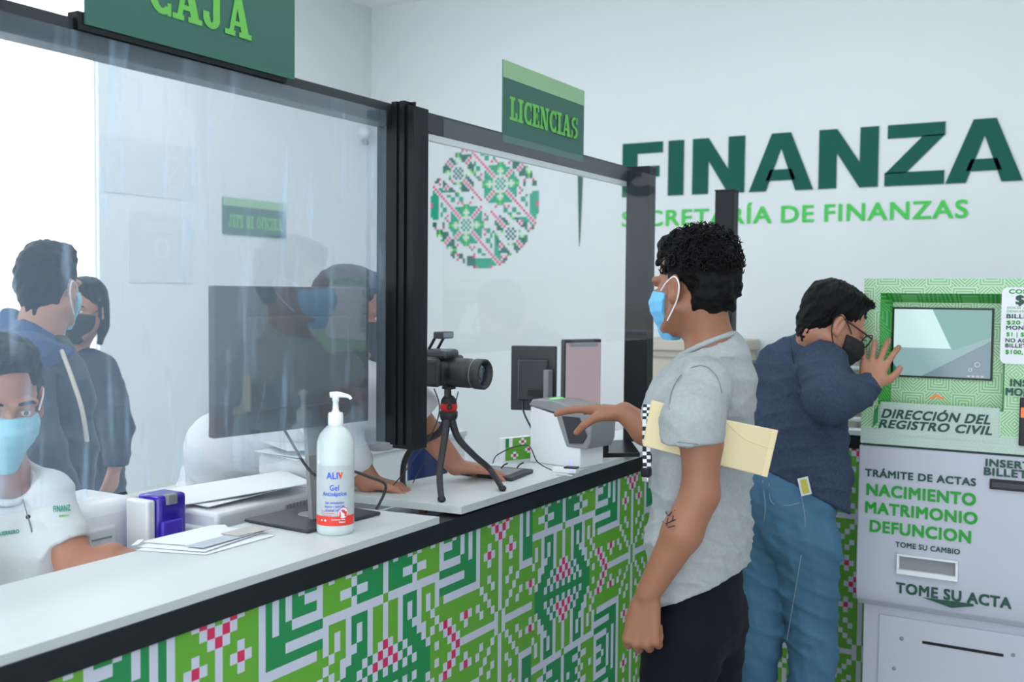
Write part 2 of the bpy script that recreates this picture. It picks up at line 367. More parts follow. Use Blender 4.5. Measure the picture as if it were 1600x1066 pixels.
# ------------------------------------------------------------------ organic surfaces: signed distance fields turned into one mesh
BG = 0.06
class SDF:
    def __init__(s, k=0.012): s.p = []; s.k = k; s.disp = None; s.clip = []
    def cone(s, a, ra, b, rb, k=None, op='u', frame=None, scale=None, cut=None):
        s.p.append(('cone', np.array(a, float), ra, np.array(b, float), rb, s.k if k is None else k, op, frame, scale, cut)); return s
    def chain(s, pts, rs, **kw):
        for i in range(len(pts) - 1): s.cone(pts[i], rs[i], pts[i + 1], rs[i + 1], **kw)
        return s
    def ell(s, c, r, frame=None, k=None, op='u', cut=None):
        s.p.append(('ell', np.array(c, float), np.array(r, float), None, None, s.k if k is None else k, op, frame, None, cut)); return s
    def bounds(s):
        lo = np.full(3, 1e9); hi = -lo
        for q in s.p:
            if q[6] != 'u': continue
            if q[0] == 'cone':
                m = max(q[2], q[4]) * (max(q[8]) if q[8] is not None else 1)
                l = np.minimum(q[1], q[3]) - m; h = np.maximum(q[1], q[3]) + m
            else: l = q[1] - max(q[2]); h = q[1] + max(q[2])
            lo = np.minimum(lo, l); hi = np.maximum(hi, h)
        return lo - 0.03, hi + 0.03
    def evaluate(s, X, Y, Z, vox, lo):
        F = np.full((len(X), len(Y), len(Z)), BG, np.float32)
        for (ty, A, ra, B, rb, k, op, fr, sc, cut) in s.p:
            if ty == 'cone':
                m = max(ra, rb) * (max(sc) if sc is not None else 1); l = np.minimum(A, B) - m; h = np.maximum(A, B) + m
            else: m = max(ra); l = A - m; h = A + m
            pad = BG + k; i0 = np.maximum(((l - pad - lo) / vox).astype(int), 0); i1 = np.minimum(((h + pad - lo) / vox).astype(int) + 2, F.shape)
            if np.any(i1 <= i0): continue
            sl = tuple(slice(a, b) for a, b in zip(i0, i1))
            x = X[sl[0]][:, None, None]; y = Y[sl[1]][None, :, None]; z = Z[sl[2]][None, None, :]
            if ty == 'cone':
                if fr is not None or sc is not None:
                    fr_ = np.eye(3) if fr is None else np.array(fr); sc_ = np.array(sc, float)
                    dx, dy, dz = x - A[0], y - A[1], z - A[2]
                    q = [(fr_[i][0] * dx + fr_[i][1] * dy + fr_[i][2] * dz) / sc_[i] for i in range(3)]
                    ab = fr_ @ (B - A) / sc_; L2 = max(ab @ ab, 1e-9)
                    t = np.clip((q[0] * ab[0] + q[1] * ab[1] + q[2] * ab[2]) / L2, 0, 1)
                    d = (np.sqrt((q[0] - t * ab[0]) ** 2 + (q[1] - t * ab[1]) ** 2 + (q[2] - t * ab[2]) ** 2) - (ra + (rb - ra) * t)) * min(sc_)
                else:
                    ab = B - A; L2 = max(ab @ ab, 1e-9)
                    t = np.clip(((x - A[0]) * ab[0] + (y - A[1]) * ab[1] + (z - A[2]) * ab[2]) / L2, 0, 1)
                    d = np.sqrt((x - A[0] - t * ab[0]) ** 2 + (y - A[1] - t * ab[1]) ** 2 + (z - A[2] - t * ab[2]) ** 2) - (ra + (rb - ra) * t)
            else:
                fr_ = np.eye(3) if fr is None else np.array(fr); dx, dy, dz = x - A[0], y - A[1], z - A[2]
                q = [fr_[i][0] * dx + fr_[i][1] * dy + fr_[i][2] * dz for i in range(3)]
                k0 = np.sqrt(sum((q[i] / ra[i]) ** 2 for i in range(3))); k1 = np.sqrt(sum((q[i] / ra[i] ** 2) ** 2 for i in range(3))) + 1e-6
                d = k0 * (k0 - 1) / k1
            if cut is not None:
                for (pt, n) in cut: d = np.maximum(d, (x - pt[0]) * n[0] + (y - pt[1]) * n[1] + (z - pt[2]) * n[2])
            d = d.astype(np.float32); cur = F[sl]
            if op == 'u':
                if k > 0:
                    hh = np.clip(0.5 + 0.5 * (cur - d) / k, 0, 1); F[sl] = cur * (1 - hh) + d * hh - k * hh * (1 - hh)
                else: F[sl] = np.minimum(cur, d)
            elif op == 's':
                hh = np.clip(0.5 - 0.5 * (cur + d) / k, 0, 1); F[sl] = cur * (1 - hh) - d * hh + k * hh * (1 - hh)
            elif op == 'i':
                F[sl] = np.maximum(cur, d)
        return F
    def field(s, vox, lo=None, hi=None):
        l, h = s.bounds()
        lo = l if lo is None else lo; hi = h if hi is None else hi
        n = ((hi - lo) / vox).astype(int) + 2
        X, Y, Z = [lo[i] + vox * np.arange(n[i]) for i in range(3)]
        F = s.evaluate(X, Y, Z, vox, lo)
        if s.disp is not None:
            F = F + s.disp(X[:, None, None], Y[None, :, None], Z[None, None, :]).astype(np.float32)
        for (pt, nn) in s.clip:
            F = np.maximum(F, ((X[:, None, None] - pt[0]) * nn[0] + (Y[None, :, None] - pt[1]) * nn[1] + (Z[None, None, :] - pt[2]) * nn[2]).astype(np.float32))
        return F, lo
    def mesh(s, name, m, parent=None, vox=0.005, F=None, lo=None, smooth_it=1):
        if F is None: F, lo = s.field(vox)
        F = np.clip(F, -BG, BG).astype(np.float32)
        F[0], F[-1] = BG, BG; F[:, 0], F[:, -1] = BG, BG; F[:, :, 0], F[:, :, -1] = BG, BG
        g = openvdb.FloatGrid(BG); g.copyFromArray(F); 
        pts, tris, quads = g.convertToPolygons(0.0, 0.0)
        pts = pts * vox + lo
        # keep the largest connected piece
        allf = [np.asarray(tris), np.asarray(quads)]
        ed_ = np.concatenate([np.concatenate([a[:, [i, (i + 1) % a.shape[1]]] for i in range(a.shape[1])]) for a in allf if len(a)])
        lab = np.arange(len(pts))
        while True:
            ml = np.minimum(lab[ed_[:, 0]], lab[ed_[:, 1]]); nl = lab.copy(); np.minimum.at(nl, ed_[:, 0], ml); np.minimum.at(nl, ed_[:, 1], ml); nl = nl[nl]
            if np.array_equal(nl, lab): break
            lab = nl
        big = np.bincount(lab).argmax(); keep = lab == big; idx = np.cumsum(keep) - 1
        tris = idx[tris[keep[tris[:, 0]]]] if len(tris) else tris; quads = idx[quads[keep[quads[:, 0]]]]; pts = pts[keep]
        me = bpy.data.meshes.new(name)
        fs = [tuple(t[::-1]) for t in tris.tolist()] + [tuple(q[::-1]) for q in quads.tolist()]
        me.from_pydata(pts.tolist(), [], fs); me.update()
        # make the normals point outwards
        if len(me.polygons):
            vol = 0.0
            co_ = np.empty(len(me.vertices) * 3); me.vertices.foreach_get('co', co_); co_ = co_.reshape(-1, 3) - lo
            q = np.array([f[:3] for f in fs]); vol = np.einsum('ij,ij->i', co_[q[:, 0]], np.cross(co_[q[:, 1]], co_[q[:, 2]])).sum()
            if vol < 0: me.flip_normals()
        return link(name, me, m, parent, smooth=True)

def folds(seed, dirs, amp, freq, sharp=1.0):
    """cloth folds: ridged sines across the given directions"""
    r = np.random.default_rng(seed); T = []
    for d in dirs:
        d = nrm(d)
        for j in range(3):
            dd = nrm(d + r.normal(0, 0.22, 3)); T.append((dd * freq * r.uniform(0.6, 1.6) * 2 * math.pi, r.uniform(0, 6.28), r.normal(0, 1, 3) * 4, r.uniform(0, 6.28), r.uniform(0.5, 1)))
    n = len(T)
    def f(X, Y, Z):
        out = 0
        for kv, ph, mv, mp, a in T:
            s_ = np.sin(kv[0] * X + kv[1] * Y + kv[2] * Z + ph + 1.3 * np.sin(mv[0] * X + mv[1] * Y + mv[2] * Z + mp))
            out = out + a * (1 - np.abs(s_)) ** 2 * np.clip(0.6 + np.sin(mv[1] * X * 2 + mv[2] * Y * 2 + mv[0] * Z * 2 + mp), 0, 1.2)
        return -amp * (out / n * 3 - 0.8)
    return f
def clumps(seed, amp, freq):
    r = np.random.default_rng(seed); T = [(r.normal(0, 1, 3) * freq, r.uniform(0, 6.28)) for _ in range(9)]
    def f(X, Y, Z):
        out = 0
        for kv, ph in T: out = out + np.sin(kv[0] * X + kv[1] * Y + kv[2] * Z + ph)
        return -amp * out / 3.0
    return f

class Head:
    """head of about 0.235 m from chin to crown; c = centre between the ears"""
    def __init__(s, c, fwd, up=(0, 0, 1), sc=1.0):
        f = nrm(fwd); u = nrm(np.array(up, float) - f * np.dot(up, f)); r = np.cross(f, u)
        s.c = np.array(c, float); s.B = np.array([r, f, u]); s.sc = sc; s.f, s.u, s.r = f, u, r
    def w(s, x, y, z): return s.c + s.sc * (x * s.r + y * s.f + z * s.u)
    def n(s, x, y, z): return nrm(x * s.r + y * s.f + z * s.u)
    def skin(s, b, ears=(1, -1)):
        k = s.sc
        E = lambda c, r, **kw: b.ell(s.w(*c), np.array(r) * k, frame=s.B, **kw)
        C = lambda a, ra, c, rb, **kw: b.cone(s.w(*a), ra * k, s.w(*c), rb * k, **kw)
        E((0, -.012, .045), (.074, .094, .080), k=.02)
        E((0, .025, -.02), (.062, .072, .085), k=.02)
        C((0, .045, -.085), .036, (0, .070, -.098), .022, k=.02)
        for sx in (1, -1):
            C((sx * .058, .0, -.045), .018, (sx * .02, .072, -.095), .016, k=.02)
            E((sx * .038, .066, -.030), (.022, .020, .020), k=.02)
            E((sx * .030, .100, .006), (.019, .014, .012), op='s', k=.012)
            C((sx * .048, .078, .022), .009, (sx * .012, .094, .020), .008, k=.01)
            E((sx * .031, .0825, .0115), (.0155, .0125, .0062), k=.002); E((sx * .031, .0820, -.0035), (.0150, .0115, .0045), k=.002)
            C((sx * .012, .100, -.036), .008, (sx * .006, .108, -.036), .008, k=.006)
        C((0, .092, .014), .008, (0, .113, -.030), .0105, k=.010)
        E((0, .094, -.058), (.024, .010, .007), k=.006); E((0, .092, -.068), (.021, .010, .007), k=.006)
        for sx in ears:
            E((sx * .080, -.008, -.004), (.010, .018, .032), k=.006)
            E((sx * .090, -.004, .000), (.008, .010, .020), op='s', k=.006)
            E((sx * .081, -.014, .012), (.008, .006, .018), k=.005)
            E((sx * .080, .002, -.028), (.007, .008, .010), k=.005)
    def eyes(s, parent, lid=0.0):
        for sx in (1, -1):
            mb = MB(); c = s.w(sx * .031, .0825, .004)
            mb.lathe(c, [(math.sin(a) * .0105 * s.sc, math.cos(a) * .0105 * s.sc) for a in np.linspace(0.01, 3.13, 9)], 14, 0, axis=s.f)
            cc = c + s.f * .0098 * s.sc
            mb.lathe(cc, [(.0048 * s.sc, 0), (.0044 * s.sc, .0012)], 14, 1, axis=s.f)
            mb.build('eye', ['eye', 'iris'], parent)
            br = MB(); br.tube([s.w(sx * .050, .083, .021), s.w(sx * .036, .099, .029), s.w(sx * .014, .101, .024)], [.002, .0042, .003], 8)
            br.build('eyebrow', 'hair', parent)
    def mask(s, parent, m, strap='strap', wide=0.0, seed=1, straps=(1, -1), vox=.003):
        b = SDF(.012); k = s.sc
        b.ell(s.w(0, .030, -.035), np.array((.072, .082, .066)) * k, frame=s.B, k=.015)
        b.cone(s.w(0, .085, -.005), .020 * k, s.w(0, .102, -.034), .022 * k, k=.03)
        b.cone(s.w(0, .100, -.036), .024 * k, s.w(0, .074, -.098), .032 * k, k=.03)
        b.clip = [(s.w(0, .030, 0), -s.n(0, 1, 0.25)), (s.w(0, .09, -.004), s.n(0, -.15, 1)), (s.w(0, .075, -.124), s.n(0, .1, -1))]
        c = s.c; u = s.u
        b.disp = lambda X, Y, Z: 0.0008 * np.sin(((X - c[0]) * u[0] + (Y - c[1]) * u[1] + (Z - c[2]) * u[2]) * 260)
        o = b.mesh('face_mask', m, parent, vox=vox)
        for sx in straps:
            t = MB(); t.tube([s.w(sx * .066, .045, -.006), s.w(sx * .080, .012, .014), s.w(sx * .087, -.018, .022), s.w(sx * .088, -.030, .000), s.w(sx * .080, -.014, -.034), s.w(sx * .064, .030, -.078)], .0019 * k, 8)
            t.build('ear_loop', strap, o)
        return o
    def hair(s, m, parent, seed, long=False, amp=.0035, freq=120, vox=.004, top=.016, name='hair', back=.0, short=0.0, nape=.06, side=0.0, fringe=0.0, extra=None):
        b = SDF(.012); k = s.sc
        b.ell(s.w(0, -.018, .052), np.array((.079 + side, .098, .082 + top * .5)) * k, frame=s.B, k=.015)
        b.ell(s.w(0, -.055 - back + short, .005), np.array((.070 - short * .4, .058, .075)) * k, frame=s.B, k=.02)
        b.cone(s.w(0, -.055 + short, -.03), .045 * k, s.w(0, -.055 + short, -.06 + short), .036 * k, k=.02) if nape > .05 else b.cone(s.w(0, -.058, -.02), .046 * k, s.w(0, -.056, -.045), .034 * k, k=.02)
        b.ell(s.w(0, .012, .105), np.array((.066, .078, .024 + top)) * k, frame=s.B, k=.02)
        if extra: extra(b, s)
        b.disp = clumps(seed, amp, freq)
        # the face and the ears stay free
        b.ell(s.w(0, .085, -.015 + fringe), np.array((.085, .058, .082)) * k, frame=s.B, op='s', k=.008)
        if not long:
            for sx in (1, -1): b.ell(s.w(sx * .085, .012, -.03), np.array((.022, .036, .045)) * k, frame=s.B, op='s', k=.006)
        return b.mesh(name, m, parent, vox=vox)

def surf_line(o, pix, r, name, m, lift=.0012, sub=5):
    """a thin seam or mark laid on the surface of o through the given points of the photograph"""
    bpy.context.view_layer.update(); P = []
    for x, y in pix:
        ok, loc, nn, ix = o.ray_cast(o.matrix_world.inverted() @ Vector(CAM), (o.matrix_world.inverted().to_3x3() @ Vector(ray(x, y))).normalized())
        if ok: P.append(np.array(o.matrix_world @ loc) + np.array(nn) * lift)
    if len(P) < 2: return None
    mb = MB(); mb.tube(P, r, 6, sub=sub if len(P) > 2 else 1); return mb.build(name, m, o)

def hand(b, wrist, d, n, side, curls, L=0.185, thumb=(0.6, 0.5), spread=0.12, r=.0085, rot=None):
    """wrist point, d = direction to the fingers, n = palm normal (out of the palm), side = direction to the thumb.
    curls: per finger (index..little) three bend angles in radians"""
    d = nrm(d); n = nrm(np.array(n, float) - d * np.dot(n, d)); side = nrm(np.cross(d, n)) * (1 if np.dot(np.cross(d, n), side) > 0 else -1)
    W = np.array(wrist, float); s_ = L / 0.185
    kn = [(.030, .092), (.010, .096), (-.011, .092), (-.030, .083)]; seg = [(.043, .026, .021), (.047, .030, .022), (.043, .028, .021), (.033, .021, .019)]
    K = [W + side * a * s_ + d * c * s_ for a, c in kn]
    for i, kp in enumerate(K):
        base = W + side * (kn[i][0] * .55) * s_ + d * .010 * s_
        b.cone(base, .0155 * s_, kp, .0115 * s_, k=.010)
    b.cone(W + side * .012 * s_ + d * .02 * s_ + n * .006, .016 * s_, W + side * .026 * s_ + d * .05 * s_ + n * .008, .015 * s_, k=.010)
    tips = []
    for i, kp in enumerate(K):
        a = 0.0; p = kp; sp = (1.5 - i) * spread; dd = nrm(d + side * math.tan(sp))
        rr = r * s_ * (1.0, 1.03, .98, .86)[i]
        for j in range(3):
            a += curls[i][j]; v = dd * math.cos(a) + n * math.sin(a); q = p + v * seg[i][j] * s_
            b.cone(p, rr * (1 - .06 * j), q, rr * (1 - .06 * (j + 1)), k=.0025 if j else .005); p = q
        tips.append(p)
    t0 = W + side * .018 * s_ + d * .022 * s_ + n * .004; ta, tb = thumb
    v1 = nrm(d * math.cos(ta) + side * math.sin(ta) + n * .25); t1 = t0 + v1 * .045 * s_
    v2 = nrm(d * math.cos(ta * .6) + side * math.sin(ta * .6) + n * tb); t2 = t1 + v2 * .034 * s_
    v3 = nrm(d * math.cos(ta * .3) + side * math.sin(ta * .3) + n * tb * 1.4); t3 = t2 + v3 * .027 * s_
    b.cone(t0, .0150 * s_, t1, .0115 * s_, k=.010).cone(t1, .0110 * s_, t2, .0100 * s_, k=.004).cone(t2, .0100 * s_, t3, .0085 * s_, k=.003)
    return tips

# ================================================================== THE SETTING
XL, XR, YB, YF, HC = -4.6, 3.2, 5.9, -3.6, 3.6
def struct(o): o['kind'] = 'structure'; return o
struct(box('floor', (XL - .2, YF - .2, -.1), (XR + .2, YB + .2, 0), 'floor'))
struct(box('ceiling', (XL - .2, YF - .2, HC), (XR + .2, YB + .2, HC + .1), 'ceiling'))
struct(box('wall_back', (XL - .2, YB, 0), (XR + .2, YB + .2, HC), 'wall'))
struct(box('wall_right', (XR, YF, 0), (XR + .2, YB, HC), 'wall'))
WY0, WY1, WZ1 = 1.3, 3.62, 3.3
mb = MB().box((XL - .06, YF, 0), (XL, WY0, HC)).box((XL - .06, WY1, 0), (XL, YB, HC)).box((XL - .06, WY0, WZ1), (XL, WY1, HC)).box((XL - .06, WY0, 0), (XL, WY1, .12))
struct(mb.build('wall_left', 'wall_left'))
wn = MB().box((XL - .05, WY0, .12), (XL - .02, WY0 + .04, WZ1)).box((XL - .05, WY1 - .012, .12), (XL - .02, WY1, WZ1)).box((XL - .05, WY0, WZ1 - .04), (XL - .02, WY1, WZ1)).box((XL - .05, WY0, .12), (XL - .02, WY1, .16))
wo = struct(wn.build('window_1', 'white_plastic'))
# unseen front wall behind the viewpoint, wide opening added to let sky light in
mb = MB().box((XL, YF - .2, 0), (-4.3, YF, HC)).box((2.9, YF - .2, 0), (XR, YF, HC)).box((-4.3, YF - .2, 3.35), (2.9, YF, HC))
struct(mb.build('wall_front', 'wall'))

for (lx, ly), wh in zip(LAMPS, ('clerks by the window', 'back corner by the left wall', 'near end of the counter', 'far end of the counter', 'open floor right of the counter', 'floor behind the kiosk', 'entrance nearest the counter', 'entrance by the right wall')):
    t = thing('ceiling_light', 'flat white rectangular ceiling light above the ' + wh, 'ceiling light', (lx, ly, HC), 'ceiling light panels')
    box('frame', (lx - .62, ly - .32, HC - .035), (lx + .62, ly + .32, HC - .001), 'white_plastic', t)
    box('diffuser', (lx - .58, ly - .28, HC - .04), (lx + .58, ly + .28, HC - .0345), 'lamp', t)

# ------------------------------------------------------------------ lettering and emblem on the back wall
UX, UZ = np.array([1.0, 0, 0]), np.array([0, 0, 1.0])
def wx(p): return at(940 + p / 2.424, 250, Y=YB - .004)[0]
ZB, ZT = 2.205, 2.530
t = thing('wall_lettering', 'large dark green capital letters spelling FINANZAS on the back wall', 'wall lettering', (-1.5, YB - .004, ZB))
H = ZT - ZB; dp = .006
def letter(polys):
    mb = MB()
    for p in polys: mb.prism(p, (0, YB - .002 - dp, 0), UX, UZ, dp)
    return mb.build('letter', 'vinyl_green', t)
F0, F1, I0, I1 = wx(80), wx(231), wx(253), wx(311); st = I1 - I0
zz = lambda f: ZB + H * f
letter([rc(F0, ZB, F0 + st, ZT), rc(F0 + st, zz(.80), F1, ZT), rc(F0 + st, zz(.36), F1 - .02, zz(.56))])
letter([rc(I0, ZB, I1, ZT)])
def lN(a, b):
    return [rc(a, ZB, a + st, ZT), rc(b - st, ZB, b, ZT), [(a + st, ZB + H * .60), (b - st, ZB), (b - st, ZB + H * .42), (a + st, ZT)]]
def lA(a, b):
    c = (a + b) / 2; tw = st * .56
    return [[(a, ZB), (a + st * 1.02, ZB), (c, zz(.74)), (c, ZT), (c - tw, ZT)], [(b, ZB), (c + tw, ZT), (c, ZT), (c, zz(.74)), (b - st * 1.02, ZB)], [(a + st * 1.0, zz(.18)), (b - st * 1.0, zz(.18)), (b - st * 1.25, zz(.37)), (a + st * 1.25, zz(.37))]]
letter(lN(wx(345), wx(542))); letter(lA(wx(560), wx(803))); letter(lN(wx(823), wx(1048)))
za, zb = wx(1073), wx(1299)
letter([rc(za + .012, zz(.78), zb, ZT), rc(za, ZB, zb, zz(.22)), [(za, zz(.20)), (za + st * 1.1, zz(.20)), (zb, zz(.80)), (zb - st * 1.1, zz(.80))]])
letter(lA(wx(1304), wx(1598)))
sx = wx(1598) + .02
letter([[(sx + a * .30, ZB + b * H) for a, b in (q if sum(q[i][0] * q[(i + 1) % 4][1] - q[(i + 1) % 4][0] * q[i][1] for i in range(4)) > 0 else q[::-1])] for q in
        arc(.45, .73, .45, .27, 40, 270, .26, ty=.19) + arc(.45, .28, .48, .28, -140, 90, .26, ty=.19)])
t = thing('wall_subtitle', 'bright green thin lettering SECRETARÍA DE FINANZAS under the large green letters', 'wall lettering', (-1.7, YB - .003, 2.024))
for wd, xa, xb, hh in (('SECRETARÍA', wx(80), wx(648), .118), ('DE', wx(684), wx(808), .096), ('FINANZAS', wx(848), wx(1393), .096)):
    mb = MB(); text(mb, wd, (xa, YB - .003, 2.024), UX, UZ, xb - xa, .096, bold=.022, capfit=CAP, th=.002); mb.build('lettering', 'vinyl_bright', t)

mb = MB().prism([(-2.966, 2.40), (-2.950, 1.91), (-2.944, 2.0), (-2.930, 2.40)], (0, YB - .008, 0), UX, UZ, .006)
tag(mb.build('wall_spike', 'vinyl_green'), 'narrow tapering dark green spike graphic on the back wall left of the lettering', 'wall graphic')

def emblem():
    cx, cz, Rr = -3.665, 2.197, .42; cs = .0165; mb = MB()
    A = math.radians(45); ca, sa = math.cos(A), math.sin(A)
    n = 27
    for i in range(-n, n + 1):
        for j in range(-n, n + 1):
            x, z = i * cs, j * cs
            if x * x + z * z > Rr * Rr: continue
            # four sectors cut by two slightly curved white bands, two outer corners cut by arcs
            xr = x - .02; zr = z + .01; rr = math.hypot(xr, zr); th = math.degrees(math.atan2(zr, xr))
            gap = min(abs(rr * math.sin(math.radians(th - g0 - rr * cv))) + (9 if math.cos(math.radians(th - g0)) < 0 else 0) for g0, cv in ((160, -30), (-20, -30), (110, 40), (-70, 40)))
            if gap < .0135: continue
            up_ = (x - z) * .7071
            if -20 < th < 110: ctr, kd = (.135, .135), 'big'
            elif 110 <= th < 160: ctr, kd = (-.20, .22), 'sm'
            elif -70 < th <= -20: ctr, kd = (.22, -.20), 'sm'
            else: ctr, kd = (-.135, -.135), 'big'
            if kd == 'big':
                dd = math.hypot(x + math.copysign(.05, ctr[0]), z + math.copysign(.05, ctr[0]))
                t45 = abs(((th - (45 if ctr[0] > 0 else 225)) + 180) % 360 - 180) < 33
                if t45 and abs(dd - .385) < .010: continue
                if t45 and dd > .385: ctr, kd = (math.copysign(.34, ctr[0]), math.copysign(.30, ctr[0])), 'sm'
            lx_, lz_ = ctr
            a = round((x - lx_) / cs); b = round((z - lz_) / cs); p, q = abs(a), abs(b); mx_, mn = max(p, q), min(p, q)
            g = 'v_teal' if kd == 'big' else 'v_deep'; c = None
            if mx_ <= 2: c = g if (p + q) % 2 == 1 else None
            elif mn == 0: c = None if mx_ < 7 else ('v_lime' if mx_ < 9 else None)
            elif mn == 1: c = 'v_lime' if mx_ % 2 == 0 and mx_ < 7 else (g if mx_ in (7, 8) else None)
            elif p == q: c = 'v_pink' if mx_ % 2 == 0 or mx_ > 6 else 'v_pink'
            elif mx_ - mn == 1: c = None
            elif mx_ < 8: c = g
            elif mx_ == 8: c = None
            elif mx_ == 9: c = 'v_pink' if mn % 2 == 0 and mn < 6 else None
            elif mx_ < 13: c = g if (p // 2 + q // 2) % 2 == 0 else None
            elif mx_ == 13: c = None
            elif mx_ < 17: c = g if mn > 2 else ('v_pink' if (p + q) % 2 and mn < 2 else None)
            else: c = g if (p // 3 + q // 2) % 3 else 'v_pink'
            if c is None: continue
            h = cs * .5
            mb.add([(cx + x - h, YB - .003, cz + z - h), (cx + x + h, YB - .003, cz + z - h), (cx + x + h, YB - .003, cz + z + h), (cx + x - h, YB - .003, cz + z + h)], [(0, 1, 2, 3)],
                   ['v_teal', 'v_deep', 'v_lime', 'v_pink'].index(c))
    tag(mb.build('wall_emblem', ['v_teal', 'v_deep', 'v_lime', 'v_pink']), 'round embroidery style emblem in green and pink on the back wall', 'wall emblem')
emblem()

# ------------------------------------------------------------------ things on the left wall
def left_sign():
    t = thing('hanging_sign', 'small green sign reading JEFE DE OFICINA on the left wall behind the screen', 'sign', (XL, 4.75, 1.95))
    y0, y1, z0, z1 = 4.482, 5.018, 1.945, 2.166
    box('board', (XL, y0, z0), (XL + .008, y1, z1), 'sign_green', t)
    box('header_band', (XL + .0082, y0, z1 - .05), (XL + .0095, y1, z1), 'sign_band', t)
    mb = MB(); slab_text(mb, 'JEFE DE OFICINA', (XL + .009, y0 + .04, z0 + .045), (0, 1, 0), (0, 0, 1), y1 - y0 - .08, .075)
    mb.build('lettering', 'sign_text', t)
left_sign()
t = thing('notice_poster', 'faded landscape notice with a crossed circle on the left wall by the window', 'poster', (XL, 3.95, 2.1))
box('sheet', (XL, 3.63, 2.12), (XL + .004, 4.275, 2.42), 'poster', t)
mb = MB()
for q in arc(0, 0, .09, .09, 0, 360, .014, 28): mb.prism(q, (XL + .0052, 4.12, 2.27), (0, 1, 0), (0, 0, 1), .0005)
mb.prism([(-.06, -.052), (-.05, -.062), (.06, .052), (.05, .062)], (XL + .0054, 4.12, 2.27), (0, 1, 0), (0, 0, 1), .0005)
mb.build('crossed_circle', 'poster_ink', t)
t = thing('notice_poster', 'faded upright notice with a pale round figure below the crossed circle notice', 'poster', (XL, 4.03, 1.64))
box('sheet', (XL, 3.805, 1.65), (XL + .004, 4.248, 2.03), 'poster', t)
mb = MB()
for q in arc(0, 0, .055, .065, 0, 360, .02, 24): mb.prism(q, (XL + .0052, 4.03, 1.84), (0, 1, 0), (0, 0, 1), .0005)
for k in range(3): mb.box((XL + .0045, 3.87, 1.97 - k * .02), (XL + .0052, 4.19, 1.978 - k * .02))
mb.build('figure', 'poster_ink', t)
t = thing('wall_sensor', 'small white round sensor high on the left wall near the corner', 'sensor', (XL, 5.80, 2.72))
MB().lathe((XL, 5.80, 2.72), [(.05, 0), (.05, .02), (.035, .05), (.01, .06)], 20, axis=(1, 0, 0)).build('housing', 'off_white', t)
MB().lathe((XL + .02, 5.80, 2.66), [(.022, 0), (.018, .03)], 14, axis=(1, 0, -.6)).build('sensor_eye', 'grey_plastic', t)

# ------------------------------------------------------------------ service counter
XF = -1.368; YC = 4.15; ZF0, ZF1 = 1.018, 1.064
CELL_W, ROW_H = .01811, .02057
def pat(c, r):
    """one cell of the cross-stitch print: 0 white 1 light green 2 dark green 3 pink"""
    c = abs(((c + 27) % 54) - 27); r = r % 26; 
    r = r if r <= 13 else 26 - r
    if c == 0:
        if r == 0: return 1
        if r == 2: return 3
        return 1 if r in (12, 13) else 0
    if c <= 5:
        if (c, r) in ((1, 1), (2, 0), (3, 4)): return 3
        if (c, r) in ((1, 0), (1, 2), (2, 1), (3, 0), (2, 4), (4, 4), (3, 3), (3, 5), (3, 7), (2, 8), (5, 8), (4, 9), (3, 10), (5, 11), (2, 11), (1, 12), (1, 13)): return 0
        if r == 13 and c >= 2: return 0
        return 1
    if c == 6: return 0 if r <= 7 else (0 if (r in (13, 10)) else 1)
    if c <= 15 and r <= 7:
        if r == 7: return 0 if c <= 14 else 1
        if c == 8 and r <= 3 or c == 10 and r <= 2 or c == 12 and r == 0: return 0
        if c in (13, 14) and r == 1 or c == 15 and r <= 2: return 0
        if r == 3 and c >= 11 or r == 5 and c >= 10: return 0
        return 2
    if c <= 17 and 8 <= r <= 13 or (c <= 15 and r >= 8):
        p = {8: 16, 9: 15, 10: 14, 11: 13, 12: 12, 13: 11}[r]
        if r < 10: return 0 if c == p + 1 else 1
        if c == p: return 3
        if abs(c - p) == 1: return 0
        if (c, r) == (9, 10): return 3
        if (c, r) in ((8, 10), (10, 10), (9, 9), (9, 11)): return 0
        if r == 13 and c < 11: return 0
        if c == 17 and r == 10 or c == 16 and r == 12: return 0
        return 1
    if r <= 3:
        if c == 27: return 0
        if (c, r) in ((17, 0), (20, 0), (22, 0), (21, 1), (19, 2), (20, 2), (22, 2), (23, 2), (21, 3), (25, 0)): return 0
        if (c, r) == (21, 0): return 1
        if (c, r) == (21, 2): return 2
        return 1 if c <= 20 else 2
    if r == 4: return 1 if c == 27 else 0
    if c == 16: return 0
    if c <= 19 and r <= 8: return 0 if c == 18 and r in (6, 7) else 1
    if c == 20 and r <= 9: return 0
    if c == 19 and r == 9: return 0
    if c in (21, 22, 23) and r <= 8:
        if c == 22 and r in (6, 7) or c == 21 and r == 8: return 0
        return 2
    if c == 24 and r <= 9: return 0
    if c == 27 and r <= 8: return 0
    if c in (25, 26) and r <= 8: return 1
    dc = 27 - c
    if r == 13: return 0 if c == 16 else 2
    if c <= 19 and c == 29 - r: return 0
    if c < 29 - r: return 1
    if (dc + r) % 2 == 1 and dc <= r - 9 and r <= 11: return 3
    if (dc + r) % 2 == 0 and dc <= r - 6: return 0
    if dc <= 2 and r == 9: return 1
    return 2
